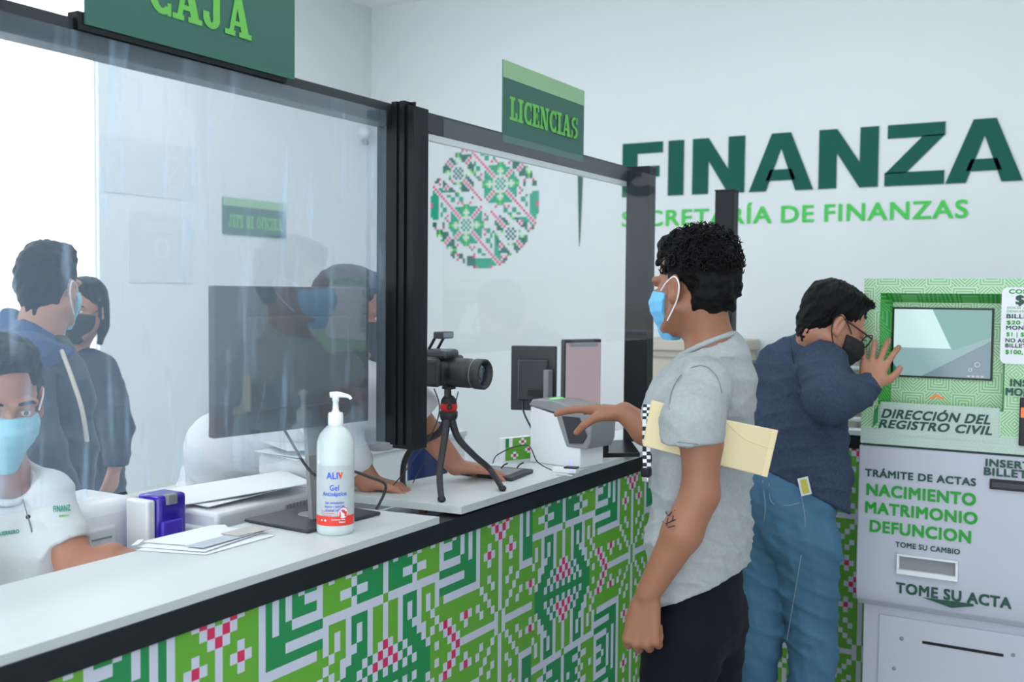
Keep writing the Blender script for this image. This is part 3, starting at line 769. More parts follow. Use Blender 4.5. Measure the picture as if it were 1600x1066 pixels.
def pattern_panel(mb, c0, c1, off, P0, U, ztop, zbot, umin, umax):
    """cells laid on a vertical face: P0 + U*u, rows downwards from ztop"""
    P0 = np.array(P0, float); U = np.array(U, float)
    for r in range(0, int((ztop - zbot) / ROW_H) + 2):
        za = ztop + .0205 - (r + 1) * ROW_H + .0 - .010; zb_ = za + ROW_H
        za = max(za, zbot); zb_ = min(zb_, ztop)
        if zb_ <= za: continue
        c = c0
        while c <= c1:
            v = pat(c, r); e = c
            while e + 1 <= c1 and pat(e + 1, r) == v: e += 1
            ua = max(off + (c - .5) * CELL_W, umin); ub = min(off + (e + .5) * CELL_W, umax)
            if ub > ua:
                a = P0 + U * ua; b = P0 + U * ub
                mb.add([(a[0], a[1], za), (b[0], b[1], za), (b[0], b[1], zb_), (a[0], a[1], zb_)], [(0, 1, 2, 3)], v)
            c = e + 1
t = thing('service_counter', 'long white topped service counter with black trim and green cross stitch print front', 'counter', (-1.5, 2.0, 0))
Y0 = -.6
MB().box((-1.66, Y0, 0), (XF - .002, YC + .3, 1.03)).box((-1.66, YC + .002, 0), (.6, YC + .33, 1.03)).build('carcass', 'off_white', t)
mb = MB(); pattern_panel(mb, -120, 70, 1.322, (XF, 0, 0), (0, 1, 0), ZF0, 0.0, Y0, 2.471)
pattern_panel(mb, -30, 120, 2.658 - 27 * CELL_W, (XF, 0, 0), (0, 1, 0), ZF0, 0.0, 2.471, YC)
mb.build('printed_front', ['p_white', 'p_light', 'p_dark', 'p_pink'], t)
mb = MB(); pattern_panel(mb, -60, 130, -1.074 + 13 * CELL_W, (0, YC, 0), (1, 0, 0), ZF0, 0.0, XF, .6)
mb.build('printed_front', ['p_white', 'p_light', 'p_dark', 'p_pink'], t)
mb = MB().box((-1.42, Y0, ZF0), (XF + .008, YC - .008, ZF1)).box((-1.42, YC - .008, ZF0), (.6, YC + .04, ZF1))
mb.build('black_trim', 'black_metal', t, bevel=.002)
def slab(name, poly, z0, z1):
    mb = MB(); k = len(poly)
    mb.add([(x, y, z1) for x, y in poly], [tuple(range(k))], 0)
    mb.add([(x, y, z0) for x, y in poly], [tuple(reversed(range(k)))], 1)
    for i in range(k):
        a, b = poly[i], poly[(i + 1) % k]; mb.add([(a[0], a[1], z0), (b[0], b[1], z0), (b[0], b[1], z1), (a[0], a[1], z1)], [(0, 1, 2, 3)], 1)
    return mb.build(name, ['slab', 'slab_edge'], t)
slab('worktop', [(-1.690, Y0), (-1.366, Y0), (-1.360, 2.006), (-1.690, 1.972)], ZF1, 1.080)
slab('worktop', [(-1.700, 2.060), (-1.352, 2.088), (-1.338, YC - .02), (.6, YC - .02), (.6, YC + .36), (-1.64, YC + .36), (-1.625, 2.6)], ZF1 + .008, 1.090)

# lower desk behind the counter
t = thing('office_desk', 'low white work desk behind the service counter', 'desk', (-2.1, 2.4, 0))
box('desk_top', (-2.05, 1.50, .74), (-1.72, 2.50, .77), 'off_white', t, .003)
box('end_panel', (-2.04, 1.51, 0), (-1.74, 1.53, .74), 'off_white', t); box('end_panel', (-2.04, 2.47, 0), (-1.74, 2.49, .74), 'off_white', t)
box('modesty_panel', (-1.745, 1.49, .3), (-1.73, 2.47, .74), 'off_white', t)
t = thing('low_partition', 'low grey partition behind the printers', 'partition', (-2.9, 2.8, 0))
box('panel', (-2.99, 2.42, 0), (-2.96, 4.6, .86), 'wall_left', t); box('cap_rail', (-3.005, 2.42, .86), (-2.945, 4.6, .885), 'off_white', t)

# ------------------------------------------------------------------ protective screens with their frames and panes
t = thing('protective_screen', 'tall black framed screen with a hazy scratched acrylic pane, left of the camera', 'protective screen', (-1.53, 1.0, 1.24))
box('top_rail', (-1.565, Y0, 2.002), (-1.512, 2.03, 2.053), 'rail_metal', t, .002)
mb = MB().box((-1.500, 2.000, 1.24), (-1.484, 2.024, 2.053)).box((-1.484, 2.006, 1.24), (-1.476, 2.024, 2.053)).box((-1.476, 2.000, 1.24), (-1.462, 2.024, 2.053)).box((-1.462, 2.008, 1.24), (-1.455, 2.03, 2.045)).box((-1.455, 2.004, 1.24), (-1.438, 2.024, 2.040)).box((-1.56, 2.024, 1.24), (-1.45, 2.030, 2.053))
mb.build('end_post', 'black_gloss', t)
box('end_post', (-1.56, Y0 - .04, 1.08), (-1.45, Y0, 2.053), 'black_gloss', t)
box('acrylic_pane', (-1.507, Y0, 1.248), (-1.503, 1.985, 2.03), 'acrylic', t)
box('rail_clip', (-1.512, .97, 2.004), (-1.501, 1.0, 2.05), 'black_gloss', t); 
t = thing('protective_screen', 'black framed screen with clear pane standing on the counter by the tripod camera', 'protective screen', (-1.47, 2.8, 1.09))
box('top_rail', (-1.550, 2.085, 2.000), (-1.498, 3.36, 2.052), 'rail_metal', t, .002)
box('pane_channel', (-1.515, 2.09, 1.984), (-1.500, 3.36, 2.000), 'off_white', t)
MB().box((-1.52, 2.036, 1.225), (-1.452, 2.086, 2.045)).build('post', 'black_metal', t, .002)
MB().box((-1.500, 3.36, 1.09), (-1.414, 3.418, 2.050)).build('post', 'black_metal', t, .002)
box('acrylic_pane', (-1.4115, 2.09, 1.452), (-1.408, 3.41, 2.02), 'acrylic_clear', t)
p = thing('screen_post', 'lone black square post standing on the far counter behind the curly haired customer', 'post', (-1.43, 4.23, 1.09))
box('upright', (-1.472, 4.20, 1.09), (-1.390, 4.26, 2.04), 'black_metal', p, .002); box('top_cap', (-1.474, 4.198, 2.04), (-1.388, 4.262, 2.046), 'black_gloss', p)

def hang_sign(txt, label, y0, y1, z0, z1, tx0, tx1, tz0, tz1, x=-1.497, lean=.0):
    t = thing('counter_sign', label, 'sign', (x, (y0 + y1) / 2, z0))
    Mx = Matrix.Translation((x, y0, z0)) @ Matrix.Rotation(math.atan(lean), 4, 'X') @ Matrix.Translation((-x, -y0, -z0))
    MB().box((x - .004, y0, z0), (x, y1, z1)).build('board', 'sign_green', t)
    box('header_band', (x, y0, z1 - .048), (x + .001, y1, z1), 'sign_band', t)
    mb = MB(); slab_text(mb, txt, (x, tx0, tz0), (0, 1, 0), (0, 0, 1), tx1 - tx0, tz1 - tz0); mb.build('lettering', 'sign_text', t)
    for o in t.children: pass
    box('mounting_strip', (x - .03, y0 - .012, z0 - .01), (x - .004, y1 - .02, z0 + .02), 'black_gloss', t)
hang_sign('CAJA', 'dark green counter sign reading CAJA on the left screen rail', 1.155, 1.663, 2.043, 2.275, 1.285, 1.535, 2.096, 2.172)
hang_sign('LICENCIAS', 'dark green counter sign reading LICENCIAS on the screen rail beside the emblem', 2.51, 3.015, 2.026, 2.253, 2.545, 2.965, 2.092, 2.158)

# ------------------------------------------------------------------ registry kiosk
KY = 3.55
def kp(px, py, y=KY): p = at(px, py, Y=y); return p[0], p[2]
t = kiosk = thing('service_kiosk', 'tall self service kiosk with green printed head, touch screen and grey body', 'kiosk', (-.36, 3.75, 0))
KL, KR = -.728, .06
ZTOP, ZMID, ZCH = 1.665, 1.117, .575
hx0, hz1 = kp(1376, 458); hx1, hz0 = kp(1568, 641)
hz0 = kp(1470, 638)[1]
mb = MB()
# head: a block with a recessed window
y0, y1, yr = KY, 3.98, KY + .055
for (a0, a1, b0, b1) in ((KL, hx0, ZMID + .006, ZTOP), (hx1, KR, ZMID + .006, ZTOP), (hx0, hx1, hz1, ZTOP), (hx0, hx1, ZMID + .006, hz0)):
    mb.add([(a0, y0, b0), (a1, y0, b0), (a1, y0, b1), (a0, y0, b1)], [(0, 1, 2, 3)], 0)
mb.box((KL, y0 + .0005, ZMID + .006), (hx0 - .0005, y1, ZTOP - .0005)).box((hx1 + .0005, y0 + .0005, ZMID + .006), (KR, y1, ZTOP - .0005)).box((hx0, y0 + .0005, hz1 + .0005), (hx1, y1, ZTOP - .0005)).box((hx0, y0 + .0005, ZMID + .006), (hx1, y1, hz0 - .0005)).box((hx0, yr + .012, hz0), (hx1, y1, hz1))
mb.build('kiosk_head', 'kprint', t)
mb = MB(); e = .030
mb.add([(hx0, y0, hz0), (hx0, y0, hz1), (hx0 + e, yr, hz1 - e), (hx0 + e, yr, hz0)], [(0, 1, 2, 3)]); mb.add([(hx1, y0, hz0), (hx1, y0, hz1), (hx1 - e * .3, yr, hz1 - e), (hx1 - e * .3, yr, hz0)], [(3, 2, 1, 0)])
mb.add([(hx0, y0, hz1), (hx1, y0, hz1), (hx1 - e * .3, yr, hz1 - e), (hx0 + e, yr, hz1 - e)], [(0, 1, 2, 3)])
mb.build('recess_reveal', 'kprint_deep', t)
mb = MB().add([(hx0 + e, yr, hz0), (hx1 - e * .3, yr, hz0), (hx1 - e * .3, yr, hz1 - e), (hx0 + e, yr, hz1 - e)], [(0, 1, 2, 3)]); mb.build('recess_panel', 'kprint', t)
ax, az = kp(1393, 588, yr); bx_, bz = kp(1554, 482, yr)
sc_ = MB().box((ax, yr - .008, az), (bx_, yr + .004, bz)).build('screen_bezel', 'black_gloss', t)
def emi(name, c, e): M[name] = mat(name, tuple(q * .12 for q in c), .12, emit=c, estr=e)
emi('scr_reflect_a', (.30, .48, .50), .9); emi('scr_reflect_b', (.62, .85, .84), 1.0); emi('scr_reflect_c', (.19, .29, .34), .9); emi('scr_reflect_d', (.20, .43, .40), .9)  # reflections on the screen glass, painted as bright and dark glowing tones
yy = yr - .009; ax += .006; bx_ -= .006; az += .006; bz -= .006; W_, H_ = bx_ - ax, bz - az
def sp(pl): return [(ax + a * W_, yy, az + b * H_) for a, b in pl]
mb = MB(); mb.add(sp([(0, 0), (.62, .0), (1, .35), (1, .65), (.42, 1), (.0, 1)]), [range(6)], 0)
for pl, mi in (([(0, .42), (.60, .42), (.40, 1), (0, 1)], 1), ([(.30, 0), (1, 0), (1, .55)], 2), ([(.62, .40), (1, .60), (1, 1), (.40, 1)], 3), ([(0, 0), (.06, 0), (.04, .10), (0, .18)], 4)):
    mb.add([(a, b - .0006, c) for a, b, c in sp(pl)], [range(len(pl))], mi)
for q in arc(.87, .20, .030, .04, 0, 360, .010, 12): mb.add([(a, b - .0010, c) for a, b, c in sp([p for p in q][::-1])], [(3, 2, 1, 0)], 5)
for q in arc(.80, .12, .020, .03, 0, 360, .010, 12): mb.add([(a, b - .0010, c) for a, b, c in sp([p for p in q][::-1])], [(3, 2, 1, 0)], 5)
for k in range(4): mb.add([(a, b - .0010, c) for a, b, c in sp(rc(.77 + k * .045, .015, .80 + k * .045, .04))], [(0, 1, 2, 3)], 5)
mb.build('touch_screen', ['scr_reflect_a', 'scr_reflect_b', 'scr_reflect_c', 'scr_reflect_d', 'v_teal', 'off_white'], sc_)
# pale lower plate of the head and the dark joint
x0, z0 = KL + .002, ZMID + .006; x1, z1 = hx1 - .0, kp(1470, 640)[1]
zpl = kp(1450, 682)[1]
MB().box((KL, KY - .002, ZMID + .006), (KR, KY - .0005, kp(1340, 668)[1])).build('pale_plate', 'kprint_pale', t)
a_, b_ = kp(1375, 678); c_, d_ = kp(1562, 640); box('title_plate', (a_, KY - .004, b_), (c_, KY - .002, d_ + .004), 'kprint_pale', t)
box('dark_joint', (KL + .004, KY + .006, ZMID - .002), (KR, 3.97, ZMID + .006), 'kiosk_side', t)
# orange arrow
mb = MB(); gx, gz = kp(1464, 622, yr)
for s_ in (-1, 1): mb.prism([(0, .012), (s_ * .022, .0), (s_ * .022, -.006), (0, .004)][::(1 if s_ < 0 else -1)], (gx, yr - .002, gz), UX, UZ, .002)
mb.build('orange_arrow', 'orange', t)
mb = MB().prism([(0, 0), (.004, .055), (.016, .075), (.016, .02)], (kp(1364, 668)[0], KY - .005, kp(1364, 668)[1]), UX, UZ, .003); mb.build('green_spike', 'p_dark', t)
# body: bulging front with a chin that curves under
mb = MB(); prof = [(3.98, ZMID - .002), (KY + .002, ZMID - .002), (KY, ZMID - .010), (KY - .004, .70), (KY - .002, .64), (KY + .010, .60), (KY + .04, ZCH), (3.98, ZCH)]
vs = [(KL - .004, a, b) for a, b in prof] + [(KR, a, b) for a, b in prof]; k = len(prof)
mb.add(vs, [tuple(range(k)), tuple(reversed(range(k, 2 * k)))] + [(i, i + k, (i + 1) % k + k, (i + 1) % k) for i in range(k)])
mb.build('kiosk_body', 'kiosk_grey', t, .004)
box('base_cabinet', (KL + .012, KY + .055, 0.0), (KR - .01, 3.96, ZCH + .002), 'kiosk_grey', t, .003)
dx0, _ = kp(1373, 1000, KY + .053); dr = box('service_door', (dx0, KY + .047, .04), (KR - .03, KY + .0555, ZCH - .03), 'kiosk_grey', t, .002)
mb = MB(); s0 = kp(1441, 1003, KY + .045); s1 = kp(1568, 1022, KY + .045); mb.box((s0[0], KY + .0445, s0[1] - .006), (s1[0], KY + .0475, s0[1] + .003)); mb.build('paper_slot', 'black_gloss', dr)
for q in ((1409, 998), (1583, 1024), (1397, 1045)):
    g = kp(q[0], q[1], KY + .045); MB().lathe((g[0], KY + .047, g[1]), [(.006, 0), (.006, .003), (.003, .005)], 12, axis=(0, -1, 0)).build('screw', 'grey_plastic', dr)
def ktext(txt, m, x0, z0, x1, z1, bold=.04, sl=0.0, parent=None, y=KY - .0055):
    mb = MB(); text(mb, txt, (x0, y, z0), UX, np.array((sl, 0, 1.0)), x1 - x0, z1 - z0, bold=bold, capfit=CAP, th=0)
    return mb.build('lettering', m, parent or t)
ktext('DIRECCIÓN DEL', 'txt_dark', -.664, 1.211, -.338, 1.240, .045, .3)
ktext('REGISTRO CIVIL', 'txt_dark', -.671, 1.178, -.332, 1.205, .045, .3)
ktext('TRÁMITE DE ACTAS', 'txt_dark', -.710, 1.014, -.373, 1.038, .04)
ktext('NACIMIENTO', 'txt_green', -.704, .952, -.372, .990, .045)
ktext('MATRIMONIO', 'txt_green', -.707, .893, -.366, .930, .045)
ktext('DEFUNCION', 'txt_green', -.691, .832, -.383, .870, .045)
ktext('TOME SU CAMBIO', 'txt_dark', -.609, .791, -.414, .808, .04)
ktext('TOME SU ACTA', 'txt_dark', -.604, .641, -.262, .675, .045)
ktext('INSERTE', 'txt_dark', -.348, 1.080, -.20, 1.103, .045); ktext('BILLETES', 'txt_dark', -.352, 1.052, -.188, 1.076, .045)
ktext('INSERTE', 'txt_dark', -.285, 1.334, -.16, 1.356, .045); ktext('MONEDAS', 'txt_dark', -.297, 1.305, -.148, 1.328, .045)
mb = MB().prism([(-.521, .637), (-.434, .617), (-.369, .633), (-.37, .639)], (0, KY - .0075, 0), UX, UZ, .003); mb.build('arrow_mark', 'txt_dark', t)
# change tray
tr = MB().box((-.602, KY - .022, .765), (-.417, KY, .772)).box((-.602, KY - .022, .706), (-.417, KY, .722)).box((-.602, KY - .022, .722), (-.594, KY, .765)).box((-.425, KY - .022, .722), (-.417, KY, .765)).build('change_tray', 'white_plastic', t, .002)
MB().box((-.594, KY - .006, .722), (-.425, KY - .003, .765)).build('tray_opening', 'grey_plastic', tr)
sl_ = box('bill_slot', (-.334, KY - .012, 1.010), (-.20, KY - .003, 1.042), 'black_gloss', t, .002); box('slot_lip', (-.326, KY - .016, 1.018), (-.21, KY - .012, 1.034), 'dark_grey', sl_)
ca = box('coin_acceptor', (-.256, KY - .014, 1.152), (-.16, KY, 1.300), 'black_gloss', t, .003); box('coin_window', (-.252, KY - .017, 1.240), (-.18, KY - .014, 1.270), 'orange', ca)
pp = MB(); rr_ = .018; pl = []
for cx_, cz_, a0 in ((-.298, 1.620, 90), (-.298, 1.420, 180), (-.02, 1.420, 270), (-.02, 1.620, 0)):
    pl += [(cx_ + rr_ * math.cos(math.radians(a0 + k * 15)), cz_ + rr_ * math.sin(math.radians(a0 + k * 15))) for k in range(7)]
pp.prism(pl, (0, KY - .004, 0), UX, UZ, .003); pn = pp.build('price_panel', 'white_plastic', t)
yq = KY - .0055
for txt, m, x0, z0, x1, z1, b in (('COSTO', 'txt_green', -.296, 1.619, -.21, 1.632, .04), ('$67', 'txt_dark', -.277, 1.586, -.20, 1.614, .045), ('SOLO ACEPTA', 'txt_green', -.300, 1.572, -.20, 1.579, .01),
        ('DENOMINACIÓN DE', 'txt_green', -.300, 1.561, -.18, 1.568, .01), ('BILLETES', 'txt_dark', -.301, 1.543, -.20, 1.556, .04), ('$20 | $50', 'txt_green', -.300, 1.524, -.20, 1.536, .04),
        ('MONEDAS', 'txt_dark', -.301, 1.508, -.20, 1.520, .04), ('$1 | $2 | $5', 'txt_green', -.300, 1.488, -.20, 1.500, .04), ('NO ACEPTA', 'txt_dark', -.302, 1.469, -.20, 1.481, .04),
        ('BILLETES DE', 'txt_dark', -.302, 1.453, -.19, 1.465, .04), ('$100, $200', 'txt_green', -.301, 1.433, -.20, 1.446, .04)):
    ktext(txt, m, x0, z0, x1, z1, b, parent=pn, y=yq)

# pale lattice object standing behind the kiosk's left edge, things on the far counter and by the back wall
t = thing('wicker_basket', 'pale woven basket on the far counter between the blue sweatered man and kiosk', 'basket', (-.93, 4.32, 1.09))
MB().lathe((-.93, 4.32, 1.09), [(.10, 0), (.115, .15), (.12, .30), (.118, .44), (.11, .47), (.10, .46)], 24).build('basket_wall', 'beige', t)
for k in range(9):
    mb = MB(); mb.tube([(-.93 + (.121 + .005 * (-1) ** (i + k)) * math.cos(i * math.pi / 12), 4.32 + (.121 + .005 * (-1) ** (i + k)) * math.sin(i * math.pi / 12), 1.125 + k * .040) for i in range(25)], .0095, 8, sub=3)
    mb.build('weave_ring', 'off_white', t)
t = thing('storage_cabinet', 'beige storage cabinet with grooved top against the back wall behind the curly haired man', 'cabinet', (-2.05, 5.6, 0))
box('cabinet_body', (-2.36, 5.42, 0), (-1.80, 5.88, 1.30), 'beige', t, .004); box('cabinet_top', (-2.38, 5.40, 1.30), (-1.78, 5.89, 1.36), 'beige', t, .008)
for z_ in (1.26, 1.0, .7): box('groove', (-2.36, 5.414, z_), (-1.80, 5.421, z_ + .008), 'grey_plastic', t)
t = thing('document_box', 'black box on the far counter between the curly haired man and blue sweatered man', 'box', (-1.42, 4.33, 1.09))
box('box_body', (-1.385, 4.27, 1.09), (-1.20, 4.46, 1.30), 'dark_grey', t, .004); box('lid', (-1.39, 4.265, 1.30), (-1.195, 4.465, 1.325), 'black_matte', t, .003)
tag(MB().lathe((-1.245, 4.22, 1.09), [(.03, 0), (.032, .10), (.03, .205), (.012, .215)], 18).build('cardboard_tube', 'manila'), 'tan tube standing in front of the black box on the far counter', 'tube')
tag(box('pattern_card', (-.93, 4.26, 1.09), (-.86, 4.27, 1.12), 'p_light'), 'small green card lying in front of the woven basket', 'card')

# ------------------------------------------------------------------ devices on the counter
def monitor(name, label, c, wdir, w_, h_, zb, base_c, base, screen='black_gloss', back='dark_grey', tilt=0.0, face=1, parts=True, basew=.24, neck=True, basez=1.09, standx=None):
    """c = centre of the panel's lower edge, wdir = direction along the width; the screen looks to face * (wdir x up)"""
    t = thing(name, label, 'monitor', tuple(base_c))
    wd = nrm(wdir); n = np.cross(wd, UP) * face; C_ = np.array(c, float)
    F = Matrix(((wd[0], n[0], 0), (wd[1], n[1], 0), (0, 0, 1)))
    def W(a, b_, z): return tuple(C_ + wd * a + n * b_ + UP * z)
    def bx(mb, a, b, mi=0):
        (x0, y0, z0), (x1, y1, z1) = a, b
        vs = [W(x0, y0, z0), W(x1, y0, z0), W(x1, y1, z0), W(x0, y1, z0), W(x0, y0, z1), W(x1, y0, z1), W(x1, y1, z1), W(x0, y1, z1)]
        return mb.add(vs, [(0, 3, 2, 1), (4, 5, 6, 7), (0, 1, 5, 4), (1, 2, 6, 5), (2, 3, 7, 6), (3, 0, 4, 7)], mi)
    o = bx(MB(), (-w_ / 2, -.022, 0), (w_ / 2, 0, h_)).build('panel_housing', back, t, .004)
    bx(MB(), (-w_ * .33, -.040, h_ * .16), (w_ * .33, -.022, h_ * .8)).build('rear_bulge', back, o, .006)
    s_ = bx(MB(), (-w_ / 2 + .004, 0, .016), (w_ / 2 - .004, .0015, h_ - .010)).build('screen', screen, t)
    bx(MB(), (-w_ / 2 + .003, .0005, .002), (w_ / 2 - .003, .003, .016)).build('bezel_strip', 'grey_plastic', s_)
    return t, W, bx
# big monitor seen from behind through the hazy pane
t, W, bx = monitor('monitor', 'large dark monitor seen from behind through the hazy pane', (-1.600, 1.765, 1.296), (0.16, .98, 0), .432, .318, 1.296, (-1.60, 1.84, 1.08), None, face=-1)
nk = MB().prism([(-.035, 0), (.035, 0), (.028, .33), (-.028, .33)], (-1.560, 1.83, 1.088), (.08, .99, 0), (-.10, 0, .99), .012); nk.build('stand_neck', 'grey_plastic', t)
MB().prism([(0, 0), (.20, 0), (.20, .24), (0, .24)], (-1.700, 1.720, 1.0885), nrm((.97, -.06, 0)), nrm((.06, .97, 0)), .0075).build('stand_base', 'dark_grey', t, .003)
MB().lathe((-1.60, 1.84, 1.0888), [(.035, 0), (.035, .0006)], 24).build('base_ring', 'grey_plastic', t)
# two monitors further down the counter
t, W, bx = monitor('monitor', 'small dark monitor seen from behind left of the pinkish screen', (-1.660, 3.00, 1.222), (.93, .36, 0), .150, .212, 1.22, (-1.60, 3.0, 1.09), None, face=-1, back='dark_grey')
MB().box((-1.597, 2.945, 1.09), (-1.578, 2.975, 1.36)).build('stand_neck', 'grey_plastic', t, .003)
MB().box((-1.69, 2.95, 1.0905), (-1.52, 3.12, 1.10)).build('stand_base', 'dark_grey', t, .003)
MB().box((-1.66, 2.955, 1.272), (-1.60, 2.985, 1.29)).build('vesa_bracket', 'black_matte', t)
mb = MB(); mb.tube([(-1.68, 2.96, 1.26), (-1.665, 2.94, 1.22), (-1.63, 2.93, 1.17), (-1.60, 2.95, 1.10)], .003, 8); mb.tube([(-1.655, 2.96, 1.26), (-1.635, 2.94, 1.22), (-1.62, 2.93, 1.17), (-1.60, 2.95, 1.10)], .003, 8); mb.build('cable', 'black_rubber', t)
c0 = (at(881, 690, D=3.2) + at(938, 690, D=3.28)) / 2; wd = at(938, 600, D=3.28) - at(881, 600, D=3.2); wd[2] = 0
t, W, bx = monitor('monitor', 'monitor with a pinkish lit screen beside the tall black post', (c0[0], c0[1], 1.15), wd, np.linalg.norm(wd), .315, 1.15, (-1.42, 3.05, 1.09), None, screen='screen_pink', back='black_matte', face=1)
bx(MB(), (-.055, .0018, .292), (.055, .003, .304)).build('window_bar', 'grey_plastic', t)
q = MB().prism([(-.05, 0), (.05, 0), (.035, .12), (-.035, .12)], (c0[0] + .02, c0[1] + .05, 1.10), nrm(wd), (0, 0, 1), .02); q.build('stand_neck', 'black_gloss', t)
b1, b2, b3, b4 = at(915, 714, Z=1.093), at(1000, 713, Z=1.093), at(985, 692, Z=1.093), at(925, 694, Z=1.093)
mb = MB(); mb.add([(p[0], p[1], 1.0905) for p in (b1, b2, b3, b4)] + [(p[0], p[1], 1.104) for p in (b1, b2, b3, b4)], [(0, 3, 2, 1), (4, 5, 6, 7), (0, 1, 5, 4), (1, 2, 6, 5), (2, 3, 7, 6), (3, 0, 4, 7)]); mb.build('stand_base', 'black_gloss', t, .002)
g = at(949, 703, Z=1.11); tag(MB().lathe((g[0], g[1], 1.1045), [(.004, 0), (.004, .022), (.009, .026), (.009, .036), (.002, .040)], 12).build('desk_microphone', 'black_matte'), 'tiny black knob shaped device on the base of the pinkish monitor', 'device')
tag(MB().add([tuple(at(950, 694, Y=3.45)), tuple(at(970, 693, Y=3.45)), tuple(at(970, 686, Y=3.45)), tuple(at(950, 687, Y=3.45))], [(0, 1, 2, 3)]).build('green_note', 'v_lime'), 'small bright green note standing behind the pinkish monitor', 'note')
bpy.data.objects['green_note'].modifiers.new('solid', 'SOLIDIFY').thickness = .004

# hand sanitiser bottle
BX, BY, BZ = -1.462, 1.754, 1.080
t = thing('sanitizer_bottle', 'tall white pump bottle of antiseptic gel standing on the counter', 'bottle', (BX, BY, BZ))
R = .0405
prof = [(.036, 0), (.040, .004), (R, .012), (R, .188), (.0395, .200), (.034, .216), (.024, .228), (.0165, .233), (.0155, .240)]
MB().lathe((BX, BY, BZ), prof, 48).build('bottle_body', 'gel', t)
face_n = nrm((CAM[0] - BX, CAM[1] - BY, 0)); fa = math.atan2(face_n[1], face_n[0]) - .06
def cyl_rect(mb, a0, a1, z0, z1, rad, mi=0, n=28):
    for k in range(n):
        A, B = a0 + (a1 - a0) * k / n, a0 + (a1 - a0) * (k + 1) / n
        mb.add([(BX + rad * math.cos(A), BY + rad * math.sin(A), BZ + z0), (BX + rad * math.cos(B), BY + rad * math.sin(B), BZ + z0), (BX + rad * math.cos(B), BY + rad * math.sin(B), BZ + z1), (BX + rad * math.cos(A), BY + rad * math.sin(A), BZ + z1)], [(0, 1, 2, 3)], mi, True)
def cyl_text(mb, txt, uc, z0, w_, h_, bold, rad, mi=0, ul=None):
    vs, fs = text_polys(txt, bold); xs = [q[0] for q in vs]; x0_, x1_ = min(xs), max(xs); P = []; nb = len(_text_polys(txt)[0])
    for a, b in vs:
        u = (uc - w_ / 2 if ul is None else ul) + (a - x0_) / (x1_ - x0_) * w_; an = fa + u / rad
        rq = rad + .00004 * (len(P) // nb)
        P.append((BX + rq * math.cos(an), BY + rq * math.sin(an), BZ + z0 + (b + .012) / .717 * h_))
    mb.add(P, fs, mi)
lab = MB(); cyl_rect(lab, fa - 1.35, fa + 1.35, .022, .152, R + .0004, 0, 40); cyl_rect(lab, fa - 1.35, fa + 1.35, .022, .043, R + .0007, 1, 40); lb = lab.build('label', ['label', 'red_txt'], t)
r1 = R + .0011; mb = MB(); cyl_text(mb, 'ALI', -.005, .124, .024, .014, .04, r1); cyl_text(mb, 'Gel', 0, .099, .020, .012, .02, r1); cyl_text(mb, 'Antiséptico', 0, .087, .054, .0095, .02, r1)
cyl_text(mb, 'Gel antiséptico', 0, .070, .042, .0055, .015, r1); cyl_text(mb, 'tópico a base de', 0, .062, .044, .0055, .015, r1); cyl_text(mb, 'alcohol etílico', 0, .054, .040, .0055, .015, r1); mb.build('lettering', 'blue_txt', lb)
mb = MB(); cyl_text(mb, 'V', .013, .124, .010, .014, .04, r1)
for k, s_ in enumerate(('Elimina 99.9%', 'de los gérmenes', 'y bacterias')): cyl_text(mb, s_, 0, .0460 + (2 - k) * .0045 - .0020, (.028, .030, .024)[k], .0028, .01, r1, ul=-.030)
mb.build('lettering', 'red_txt', lb)
mb = MB()
def cdisc(mb, uc, zc, rad_, rr2, mi, n=20, flat=None):
    P = [(BX + rad_ * math.cos(fa + (uc + rr2 * math.cos(a)) / rad_), BY + rad_ * math.sin(fa + (uc + rr2 * math.cos(a)) / rad_), BZ + zc + rr2 * math.sin(a)) for a in np.linspace(0, 2 * math.pi, n + 1)[:-1]]
    mb.add(P, [range(n)], mi)
cdisc(mb, .0195, .050, r1 + .0001, .0125, 0); cdisc(mb, .0195, .050, r1 + .0003, .0112, 1)
u0 = .0195
def crect(mb, a0, a1, z0, z1, rad_, mi):
    P = [(BX + rad_ * math.cos(fa + u / rad_), BY + rad_ * math.sin(fa + u / rad_), BZ + z) for u, z in ((a0, z0), (a1, z0), (a1, z1), (a0, z1))]; mb.add(P, [(0, 1, 2, 3)], mi)
crect(mb, u0 - .0085, u0 + .0085, .040, .053, r1 + .0006, 0); crect(mb, u0 - .004, u0 + .004, .053, .056, r1 + .0006, 0)
crect(mb, u0 - .0035, u0 + .0035, .0455, .0480, r1 + .0009, 1); crect(mb, u0 - .00125, u0 + .00125, .0432, .0503, r1 + .0009, 1); mb.build('first_aid_mark', ['red_txt', 'paper'], lb)
mb = MB(); cyl_text(mb, 'Contenido Neto', 0, .0345, .030, .0040, .02, r1 + .0003, ul=-.006); cyl_text(mb, '946ml', 0, .0285, .014, .0040, .02, r1 + .0003, ul=.010); cdisc(mb, -.020, .034, r1 + .0004, .0025, 0); cdisc(mb, -.029, .034, r1 + .0004, .002, 0); mb.build('lettering', 'paper', lb)
MB().lathe((BX, BY, BZ + .236), [(.0165, 0), (.0165, .022), (.0145, .026), (.009, .027), (.0085, .030), (.007, .031), (.006, .050), (.0075, .051), (.0075, .060), (.005, .064)], 32).build('pump_collar', 'pump', t)
nd = nrm(RR * np.array([1, 1, 0])); 
mb = MB(); pc = np.array((BX, BY, BZ + .299)); mb.tube([pc - nd * .012 + UP * .001, pc + nd * .004 + UP * .002, pc + nd * .020, pc + nd * .030 - UP * .003, pc + nd * .033 - UP * .008], [.0065, .0070, .0048, .0038, .0032], 12); mb.build('pump_nozzle', 'pump', t)

